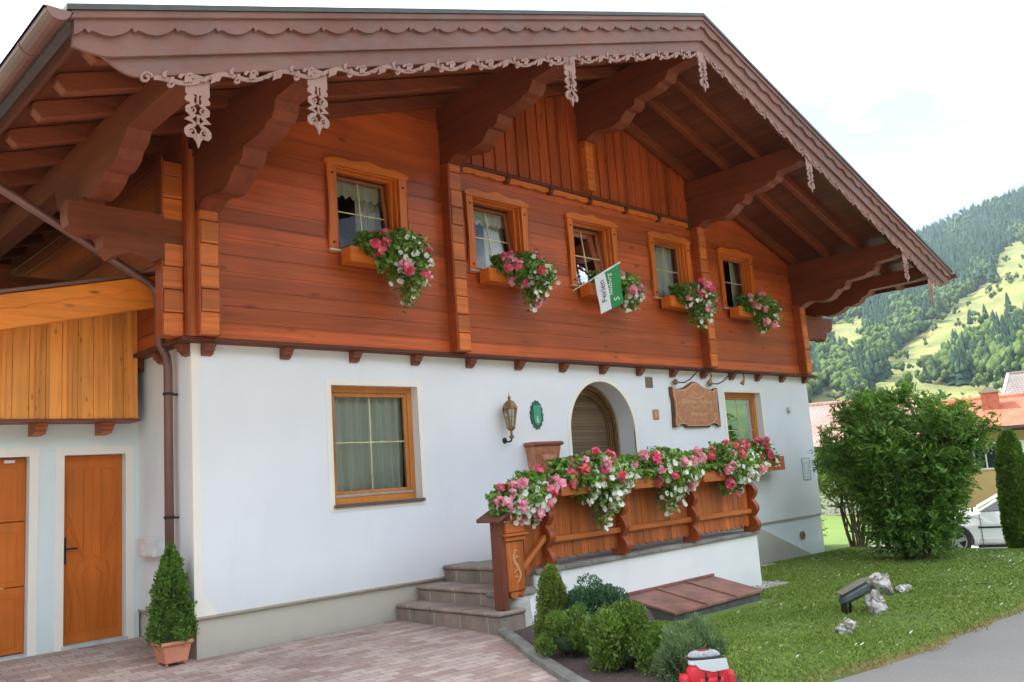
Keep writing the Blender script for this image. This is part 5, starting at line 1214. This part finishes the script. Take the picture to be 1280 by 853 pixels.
V = np.stack([np.stack([X-dx, Y-dy, Z-.003], 1), np.stack([X+dx, Y+dy, Z-.003], 1), np.stack([X+lx, Y+ly, Z+h], 1)], 1).reshape(-1, 3); F = np.arange(n*3).reshape(-1, 3)
b = MB('grass blades'); g = b.N('NewGeometry'); nn = b.noise(b.map(), .7, 5, .6)
c = b.mix(1.0, b.ramp(g.outputs['Random Per Island'], [(0, (.13, .195, .028)), (.7, (.185, .27, .042)), (1, (.27, .33, .08))]), b.ramp(nn, [(.3, (.85, .9, .8)), (.7, (1.2, 1.12, 1.15))]), 'MULTIPLY')
sep = b.N('SeparateXYZ'); b.l.new(b.tc.outputs['Object'], sep.inputs[0])
e_ = b.math('ADD', sep.outputs[1], b.math('MULTIPLY', nn, .35)); c = b.mix(b.ramp(b.math('MULTIPLY', b.math('ADD', e_, 5.33), 2.2), [(.30, (.75,)*3), (.75, (0,)*3)]), c, (.33, .22, .09))
b.col(c); b.rough(.7); b.b.inputs['Specular IOR Level'].default_value = .2; M_grass = b.m
o = obj('grass', mesh_np('grass', V, F), M_grass); tag(o, 'short mown green grass of the front lawn', 'grass', kind='stuff')
n = 420; X = 2.6+11*rng.random(n); Y = -5.2+4.6*rng.random(n); k = ~((X < 8.2) & (Y > -2.6)) & (X > np.interp(Y, [-5.1, -4.3, -3.2, -2.4], [2.1, 2.8, 3.6, 4.6])); X, Y = X[k], Y[k]
Vs, Fs = [], []
for x, y in zip(X, Y):
    z = float(gz(x, y))+.045+.02*rng.random(); o_ = len(Vs); r = .014+.009*rng.random(); tl = rng.normal(size=2)*.3
    for q in range(6): Vs.append((x+r*math.cos(q*1.047), y+r*math.sin(q*1.047), z+r*(tl[0]*math.cos(q*1.047)-(.5)*math.sin(q*1.047))))
    Fs.append(tuple(range(o_, o_+6)))
o = obj('daisies', mesh_np('daisies', np.array(Vs), np.array(Fs)), M_wht); tag(o, 'tiny white daisies scattered over the lawn', 'daisies', kind='stuff')
# gravel at the foot of the porch wall and the house plinth
rng = np.random.default_rng(12); Vs, Fs, o_ = [], [], 0; oi = bmesh.new(); bmesh.ops.create_icosphere(oi, subdivisions=1, radius=1); V1 = np.array([v.co[:] for v in oi.verts]); F1 = np.array([[v.index for v in f.verts] for f in oi.faces]); oi.free()
for k in range(900):
    if k < 450: x, y = 8.08+2.6*rng.random(), -.05-.30*rng.random()
    elif k < 700: x, y = 8.08+.35*rng.random(), -1.9+1.8*rng.random()
    else: x, y = 6.75+1.4*rng.random(), -1.7-.22*rng.random()
    r = .012+.022*rng.random(); Vs.append(V1*(r*(.7+.6*rng.random(3)))+np.array([x, y, float(gz(x, y))+.004])); Fs.append(F1+o_); o_ += len(V1)
o = obj('gravel', mesh_np('gravel', np.concatenate(Vs), np.concatenate(Fs)), plain('gravel grey', (.36, .34, .31), .85, nscale=9, var=.5)); tag(o, 'grey gravel along the foot of the porch wall and plinth', 'gravel', kind='stuff')
# ---- cellar hatch
ht = empty('cellar_hatch', (5.75, -1.63, -.6)); tag(ht, 'low sloping cellar hatch with three red brown steel lids on a dark concrete kerb', 'hatch')
x0, x1 = 4.78-5.75, 6.74-5.75; yb_, yf = 0, -.74; zb, zf = .225, .07
bm = NB(); prism(bm, [(yb_, -.3), (yf, -.3), (yf, zf-.03), (yb_, zb-.03)], x0, x1, 'X'); obj('concrete_kerb', bm, plain('dark concrete', (.09, .09, .085), .9, nscale=4, var=.6, bump=.5, bd=.01), ht, bevel=.01)
M_hat = plain('red oxide steel', (.25, .115, .085), .6, nscale=4.5, var=.5, bump=.3)
for q in range(3):
    a, b_ = x0-.02+(x1-x0+.04)*q/3+.004, x0-.02+(x1-x0+.04)*(q+1)/3-.004
    bm = NB(); prism(bm, [(yb_, zb-.029), (yf-.03, zf-.036), (yf-.03, zf), (yb_, zb)], a, b_, 'X'); 
    o = obj('hatch_lid', bm, M_hat, ht, bevel=.004)
    if q: bm = NB(); prism(bm, [(yb_, zb), (yf-.03, zf), (yf-.03, zf+.02), (yb_, zb+.02)], a-.03, a+.02, 'X'); obj('lid_lip', bm, M_hat, o, bevel=.003)
bm = NB(); box(bm, x0-.02, x1+.02, -.03, -.001, zb+.001, zb+.03); obj('wall_flashing', bm, M_hat, ht)
# ---- rocks and garden spotlight
def rock(loc, r, lab, seed, sc_=(1, .8, .75), rz=0):
    rng = np.random.default_rng(seed); bm = NB(); bmesh.ops.create_icosphere(bm, subdivisions=4, radius=1); ph = rng.random((6, 3))*6; fr = rng.normal(size=(6, 3))*2.3
    pl = rng.normal(size=(9, 3)); pl /= np.linalg.norm(pl, axis=1)[:, None]
    for v in bm.verts:
        p = np.array(v.co[:]); f = 1.0
        for q in pl: 
            dq = p@q
            if dq > .62: f = min(f, .62/dq)
        f *= 1+.05*sum(math.sin(p@fr[k]*2.2+ph[k][0]) for k in range(4))+.012*math.sin(p@fr[4]*9)
        v.co = Vector(p*f*r*np.array(sc_))
    o = obj('rock', bm, None, None); o.location = loc; o.rotation_euler = (0, 0, rz); return tag(o, lab, 'rock', 'rocks on the lawn')
b = MB('lawn rock'); n = b.noise(b.map(), 7, 7, .7, 1); b.col(b.ramp(n, [(.36, (.12, .09, .07)), (.46, (.38, .33, .29)), (.56, (.72, .70, .66))])); b.rough(.9); b.bump(n, .9, .03); M_rock = b.m
zr = lambda x, y: float(gz(x, y))
rocks = [rock((8.0, -3.45, zr(8, -3.45)+.10), .25, 'largest pale rock on the lawn, behind the garden spotlight', 1, (1.1, .8, .65), .6), rock((8.22, -3.66, zr(8.2, -3.6)+.05), .13, 'small flat rock touching the right side of the largest pale rock', 2, (1.3, .8, .6), .3),
         rock((6.35, -4.12, zr(6.35, -4.1)+.08), .19, 'upright white rock directly right of the garden spotlight', 3, (.85, .75, 1.0), 1), rock((5.15, -4.32, zr(5.1, -4.3)+.05), .14, 'low brownish rock nearest the street in front of the spotlight', 4, (1.1, .8, .8), .2)]
for r in rocks: r.data.materials.clear(); r.data.materials.append(M_rock)
t = empty('garden_spotlight', (6.3, -3.88, zr(6.28, -3.86)-.03), R_(-45)); t.scale = (.88, .88, .88); tag(t, 'dark grey garden floodlight tilted on a short stake in the lawn', 'garden light')
# local X = towards the right of the housing
M_lamp = plain('floodlight grey', (.11, .13, .14), .45, .3)
bm = NB()
def oct_(x, r, zo): return [(x, r*math.cos(q*math.pi/4+.39), zo+r*.85*math.sin(q*math.pi/4+.39)) for q in range(8)]
rr = [oct_(x, r, z) for x, r, z in ((-.19, .07, .20), (-.15, .105, .22), (.10, .115, .33), (.17, .10, .37), (.19, .06, .385))]
vv = [[bm.verts.new(p) for p in q] for q in rr]
for a, b_ in zip(vv[:-1], vv[1:]):
    for q in range(8): bm.faces.new((a[q], a[(q+1) % 8], b_[(q+1) % 8], b_[q]))
bm.faces.new(vv[0]); bm.faces.new(vv[-1]); obj('housing', bm, M_lamp, t, bevel=.006)
bm = NB(); prism(bm, [(-.21, .30), (.18, .475), (.20, .455), (.16, .44), (-.19, .28)], -.10, .10); obj('hood', bm, plain('lamp hood', (.24, .22, .17), .6), t, bevel=.006)
bm = NB(); tube(bm, [(-.06, 0, .18), (-.07, 0, .08), (-.06, 0, -.1)], [.02, .022, .012], 8); box(bm, -.16, -.13, -.09, .09, .05, .2); tube(bm, [(-.15, -.09, -.03), (-.15, -.085, .12)], .01, 6); tube(bm, [(-.15, .09, -.03), (-.15, .085, .12)], .01, 6); obj('stake', bm, M_dark, t)
# ---- rucksack on the kerb
t = empty('rucksack', (1.52, -5.04, -.50), R_(-38)); t.scale = (.76, .76, .84); tag(t, 'red rucksack with grey top standing beside the lavender at the picture bottom', 'rucksack')
M_rs = plain('red nylon', (.62, .02, .035), .55, nscale=10, var=.15, bump=.3); M_gs = plain('grey mesh', (.35, .36, .38), .8, nscale=40, var=.4, bump=.5); M_ls = plain('pale lining', (.68, .70, .72), .7, nscale=6, var=.1)
def soft(bm, w2, d2, z0, z1, tw=.85, n=24, cx_=0, cy_=0, ex=2.6, bul=.06, seg=8):
    rings = []
    for s in range(seg+1):
        f = s/seg; k = 1-(1-tw)*f**1.6+bul*math.sin(f*math.pi); 
        if s in (0, seg): k *= .86
        rings.append([bm.verts.new((cx_+math.copysign(abs(math.cos(t_))**(2/ex), math.cos(t_))*w2*k, cy_+math.copysign(abs(math.sin(t_))**(2/ex), math.sin(t_))*d2*k, z0+(z1-z0)*f)) for t_ in [2*math.pi*q/n for q in range(n)]])
    for a, b_ in zip(rings[:-1], rings[1:]):
        for q in range(n): bm.faces.new((a[q], a[(q+1) % n], b_[(q+1) % n], b_[q]))
    bm.faces.new(rings[0]); bm.faces.new(rings[-1])
bm = NB(); soft(bm, .19, .12, 0, .33, .95); obj('body', bm, M_rs, t, smooth=True)
bm = NB(); soft(bm, .165, .095, .331, .385, .9, bul=.02); obj('lining', bm, M_ls, t, smooth=True)
bm = NB(); soft(bm, .172, .10, .372, .392, 1.0, bul=0, seg=3, cy_=.012); obj('zip_band', bm, M_dark, t)
bm = NB(); soft(bm, .155, .075, .385, .435, .72, cy_=.03); obj('top_pad', bm, M_gs, t, smooth=True)
bm = NB(); soft(bm, .07, .03, .42, .445, .6, cy_=.03); obj('handle_loop', bm, plain('dark red webbing', (.2, .01, .02), .7), t, smooth=True)
for sx in (-1, 1): bm = NB(); soft(bm, .055, .08, .03, .26, .8, cx_=sx*.215); obj('side_pocket', bm, M_rs, t, smooth=True)
bm = NB(); soft(bm, .14, .04, .03, .24, .9, cy_=-.13); obj('front_pocket', bm, M_rs, t, smooth=True)
bm = NB(); tube(bm, [(-.135, -.172, .04), (-.13, -.178, .14), (-.12, -.165, .235)], .004, 5); tube(bm, [(.135, -.172, .04), (.13, -.178, .14), (.12, -.165, .235)], .004, 5); obj('zip', bm, M_dark, t)
for sx in (-1, 1): bm = NB(); box(bm, sx*.06-.009, sx*.06+.009, -.185, -.172, .02, .30); obj('webbing_strap', bm, MC['dark red webbing'] if 'dark red webbing' in MC else M_dark, t); bm = NB(); box(bm, sx*.06-.016, sx*.06+.016, -.195, -.184, .235, .265); obj('buckle', bm, M_dark, t, bevel=.003)
# lining flap folded open to the front
bm = NB(); prism(bm, [(-.165, .385), (.165, .385), (.18, .30), (.03, .285), (-.09, .315)], -.128, -.118); obj('open_flap', bm, M_ls, t)
for s in (-.1, .1): bm = NB(); tube(bm, [(s, .13, .36), (s, .19, .25), (s, .15, .06)], .018, 6); obj('shoulder_strap', bm, M_rs, t, smooth=True)
# ================================================================== CAR
azc = R_(69.88); Dc = 23.4; cxw, cyw_ = CAM.x+Dc*math.sin(azc), CAM.y+Dc*math.cos(azc); cz_ = -1.28
car = empty('parked_car', (cxw, cyw_, cz_), R_(90-70.5-90)); tag(car, 'white estate car parked behind the big shrub and the thuja column', 'car')
# local +X runs to the right of the picture (rearwards), -Y faces the camera, front wheel at origin
M_carp = plain('car paint white', (.80, .80, .82), .22, nscale=2, var=.03, bump=0); M_cgl = plain('car glass', (.02, .03, .03), .08, bump=0); M_tyre = plain('tyre', (.02, .02, .02), .8); M_rim = plain('alloy', (.55, .55, .57), .3, .7)
def car_body():
    bm = NB(); secs = [(-.86, .30, .55, .60), (-.80, .22, .66, .74), (-.45, .20, .80, .82), (.0, .20, .88, .86), (.45, .20, .95, .87), (.62, .20, .98, .87), (1.6, .20, 1.0, .88), (2.6, .20, 1.02, .87), (3.2, .22, 1.04, .85), (3.5, .3, 1.02, .80), (3.58, .4, .9, .72)]
    rings = []
    for x, zb, zt, hw in secs:
        rings.append([bm.verts.new(p) for p in ((x, -hw*.9, zb), (x, -hw, zb+.16), (x, -hw*1.01, zb+(zt-zb)*.62), (x, -hw*.96, zt-.05), (x, -hw*.88, zt), (x, hw*.88, zt), (x, hw*.96, zt-.05), (x, hw*1.01, zb+(zt-zb)*.62), (x, hw, zb+.16), (x, hw*.9, zb))])
    for a, b_ in zip(rings[:-1], rings[1:]):
        for q in range(10): bm.faces.new((a[q], a[(q+1) % 10], b_[(q+1) % 10], b_[q]))
    bm.faces.new(rings[0]); bm.faces.new(rings[-1]); return bm
cb_ = car_body()
o = obj('body', cb_, M_carp, car, smooth=True)
wh = [0, 2.55]
cut = NB()
for x in wh:
    for s in (-1, 1): lathe_pts = None
for x in wh:
    bmesh.ops.create_cone(cut, cap_ends=True, segments=32, radius1=.385, radius2=.385, depth=.5, matrix=Matrix.Translation((x, -.82, .32)) @ Matrix.Rotation(R_(90), 4, 'X'))
    bmesh.ops.create_cone(cut, cap_ends=True, segments=32, radius1=.385, radius2=.385, depth=.5, matrix=Matrix.Translation((x, .82, .32)) @ Matrix.Rotation(R_(90), 4, 'X'))
cme = bpy.data.meshes.new('cut'); cut.to_mesh(cme); cut.free(); co = bpy.data.objects.new('cut', cme); COL.objects.link(co); co.parent = car
md = o.modifiers.new('b', 'BOOLEAN'); md.object = co; md.operation = 'DIFFERENCE'; md.solver = 'EXACT'
bpy.context.view_layer.update(); dg = bpy.context.evaluated_depsgraph_get(); nm = bpy.data.meshes.new_from_object(o.evaluated_get(dg)); o.modifiers.clear(); o.data = nm; bpy.data.objects.remove(co)
for p in nm.polygons: p.use_smooth = False
bv = o.modifiers.new('bevel', 'BEVEL'); bv.width = .03; bv.segments = 3; bv.limit_method = 'ANGLE'; bv.angle_limit = R_(20)
bm = NB(); gh = [(.55, .97), (1.35, 1.42), (1.9, 1.48), (2.9, 1.45), (3.35, 1.3), (3.5, 1.02)]
rings = []
for (x, z) in gh: rings.append((x, z))
v1 = [bm.verts.new((x, -.83+.22*(z-.97)/.5, z)) for x, z in gh]; v2 = [bm.verts.new((x, .83-.22*(z-.97)/.5, z)) for x, z in gh]
bm.faces.new(v1); bm.faces.new(v2[::-1])
for q in range(len(gh)): bm.faces.new((v1[q], v1[(q+1) % len(gh)], v2[(q+1) % len(gh)], v2[q]))
obj('cabin_glass', bm, M_cgl, car)
bm = NB(); 
for s in (-1, 1):
    w_ = lambda z, s=s: s*(.84-.22*(z-.97)/.5)
    tube(bm, [(x, w_(z), z) for x, z in gh], .032, 6); 
    for xx, zz in ((1.55, 1.44), (2.6, 1.46)): tube(bm, [(xx, w_(.98), .98), (xx, w_(zz), zz)], .03, 6)
box(bm, 1.3, 3.0, -.62, .62, 1.45, 1.49); obj('roof', bm, M_carp, car, bevel=.01)
bm = NB(); [box(bm, .5, 3.3, s*.885-.008, s*.885+.008, .60, .635) for s in (-1, 1)]; [box(bm, .45, 2.15, s*.80-.06, s*.80+.06, .17, .23) for s in (-1, 1)]; obj('side_trim', bm, M_dark, car)
bm = NB(); box(bm, .55, .56, -.893, -.86, .25, .96); [box(bm, xx, xx+.01, -.893, -.86, .25, .98) for xx in (1.55,)]; obj('door_gap', bm, M_dark, car)
bm = NB(); box(bm, -.84, -.62, -.80, -.55, .58, .70); obj('headlight', bm, plain('lamp lens', (.7, .72, .75), .1, bump=0), car, bevel=.02)
for x in wh:
    for s in (-1, 1):
        bm = NB(); prof = [(.0, .1), (.31, .1), (.325, .07), (.325, -.07), (.31, -.1), (.24, -.105), (.22, -.06), (0, -.06)]
        lathe(bm, [(max(r, .001), z) for r, z in prof], n=32)
        for v in bm.verts: x_, y_, z_ = v.co; v.co = Vector((x+x_, s*.80-s*z_*-1*1.0 if False else s*(.79-z_*1.0*1), .325+y_)) if True else v.co
        wo = obj('wheel', bm, M_tyre, car)
        bm = NB(); yf_ = s*.885
        for k in range(5):
            a = 2*math.pi*k/5+.3; ca, sa = math.cos(a), math.sin(a); pts = [(x+.04*ca-.035*sa, .325+.04*sa+.035*ca), (x+.225*ca-.045*sa, .325+.225*sa+.045*ca), (x+.225*ca+.045*sa, .325+.225*sa-.045*ca), (x+.04*ca+.035*sa, .325+.04*sa-.035*ca)]
            prism(bm, pts, yf_-s*.03, yf_+s*(.001*k))
        for r0, r1 in ((.24, .212), (.06, .001)):
            A = [(x+r0*math.cos(2*math.pi*q/32), .325+r0*math.sin(2*math.pi*q/32)) for q in range(33)]; ribbon(bm, [(x+(r0+r1)/2*math.cos(2*math.pi*q/32), .325+(r0+r1)/2*math.sin(2*math.pi*q/32)) for q in range(33)], r0-r1, yf_-s*.02, yf_+s*.008)
        obj('rim', bm, M_rim, wo)
# ================================================================== NEIGHBOURS
def tilemat(name, c0, c1, s=.2):
    b = MB(name); br = b.N('TexBrick'); b.l.new(b.map(), br.inputs[0]); br.inputs['Scale'].default_value = 1; br.inputs['Brick Width'].default_value = s; br.inputs['Row Height'].default_value = s*1.15; br.inputs['Mortar Size'].default_value = .02; br.inputs['Mortar Smooth'].default_value = .5
    br.inputs['Color1'].default_value = (*c0, 1); br.inputs['Color2'].default_value = (*c1, 1); br.inputs['Mortar'].default_value = (*sc3(c0, .62), 1)
    b.col(b.mix(1.0, br.outputs[0], b.ramp(b.noise(b.map(), .8, 4), [(.3, (.8,)*3), (.7, (1.15,)*3)]), 'MULTIPLY')); b.rough(.8); b.bump(b.math('SUBTRACT', 1, br.outputs[1]), .5, .03); return b.m
def house(name, lab, azc, D, ridge_el, eave_el, half, depth, roofm, wallm, ground=-2.9, rot=0, wins=5, verge=None, hip=0):
    a = R_(azc); ox, oy = CAM.x+D*math.sin(a), CAM.y+D*math.cos(a); rz = -a+R_(rot)     # local X right, local Y away
    h = empty(name, (ox, oy, 0), rz); tag(h, lab, 'house')
    ze = CAM.z+(D)*math.tan(R_(eave_el)); zr_ = CAM.z+(D+depth/2)*math.tan(R_(ridge_el)); ov = .7
    bm = NB(); box(bm, -half+ov, half-ov, ov, depth-ov, ground, ze+.12)
    for s in (-1, 1): prism(bm, [(ov, ze+.1), (depth-ov, ze+.1), (depth/2, zr_-.15)], s*(half-ov)-.1, s*(half-ov)+.1, 'X')
    obj('wall', bm, wallm, h)
    for s in (0, 1):
        bm = NB(); y0, y1 = (0, depth/2) if s == 0 else (depth, depth/2)
        sl = math.hypot(depth/2, zr_-ze); ang = math.atan2(zr_-ze, depth/2)
        box(bm, -half, half, 0, sl, 0, .12); o = obj('roof', bm, roofm, h); o.location = (0, y0, ze); o.rotation_euler = (ang, 0, 0) if s == 0 else (ang, 0, math.pi); 
    bm = NB(); tube(bm, [(-half, depth/2, zr_+.1), (half, depth/2, zr_+.1)], .13, 8); obj('ridge', bm, roofm, h)
    bm = NB(); tube(bm, [(-half, -.06, ze-.02), (half, -.06, ze-.02)], .09, 8); box(bm, -half, half, .0, .7, ze-.10, ze-.03); obj('gutter', bm, M_dark, h)
    if verge:
        bm = NB()
        for s in (-1, 1):
            for (y0, z0, y1, z1) in ((0, ze, depth/2, zr_), (depth/2, zr_, depth, ze)): prism(bm, [(y0, z0-.05), (y1, z1-.05), (y1, z1+.2), (y0, z0+.2)], s*half-.08, s*half+.08, 'X')
        obj('verge', bm, verge, h)
    for k in range(wins):
        x = -half+ov+1.2+k*(2*half-2*ov-2.4)/max(1, wins-1); bm = NB(); box(bm, x-.5, x+.5, ov-.06, ov-.01, ze-1.75, ze-.55); wo = obj('window', bm, M_white, h)
        bm = NB(); box(bm, x-.43, x-.03, ov-.075, ov-.061, ze-1.67, ze-.62); box(bm, x+.03, x+.43, ov-.075, ov-.061, ze-1.67, ze-.62); obj('pane', bm, M_cgl, wo)
    return h, ze, zr_
M_tr = tilemat('orange red roof tiles', (.52, .13, .07), (.60, .17, .09)); M_tp = tilemat('weathered pink roof tiles', (.42, .22, .19), (.48, .26, .22)); M_tg = tilemat('grey brown roof tiles', (.20, .17, .165), (.25, .21, .20))
hA, ze, zr_ = house('neighbour_house', 'ochre neighbouring house with bright orange red tile roof and brick chimney', 74.6, 44, 2.35, .72, 3.9, 6.5, M_tr, plaster('ochre wall', (.62, .42, .18)), -3)
ch = NB(); box(ch, -.36, .36, -.36, .36, -1.0, .62); cxo = -1.55; o = obj('chimney', ch, plain('chimney brick', (.45, .15, .08), .85, nscale=6, var=.4), hA); o.location = (cxo, 2.2, zr_+.25-.55)
bm = NB(); box(bm, -.42, .42, -.42, .42, .621, .70); prism(bm, [(-.25, .7), (.25, .7), (.17, .86), (-.17, .86)], -.25, .25); obj('cap', bm, plain('chimney cap', (.35, .3, .27), .8), o)
bm = NB(); box(bm, -.42, .42, -.42, .42, -1.0, -.28); obj('flashing', bm, M_dark, o)
house('neighbour_house', 'long low neighbouring house with faded pink roof behind the big shrub', 64.6, 40, 2.85, .3, 3.2, 7.5, M_tp, plaster('cream neighbour wall', (.66, .60, .50)), -3, 0)
house('neighbour_house', 'grey roofed neighbouring house with white verge behind the orange red roof', 75.6, 62, 3.7, 1.6, 2.9, 7, M_tg, plaster('far white wall', (.72, .70, .66)), -3, -12, verge=M_white)
# ---- haze
bm = NB(); box(bm, -2200, 2200, -2200, 2200, -8, 800)
b = MB('haze air'); b.n.remove(b.b); pv = b.N('VolumePrincipled'); pv.inputs['Density'].default_value = .00013; pv.inputs['Color'].default_value = (.62, .80, 1, 1); pv.inputs['Anisotropy'].default_value = .2
b.l.new(pv.outputs[0], b.out.inputs['Volume']); o = obj('haze', bm, b.m); tag(o, 'thin bluish summer haze over the valley', 'haze', kind='stuff')
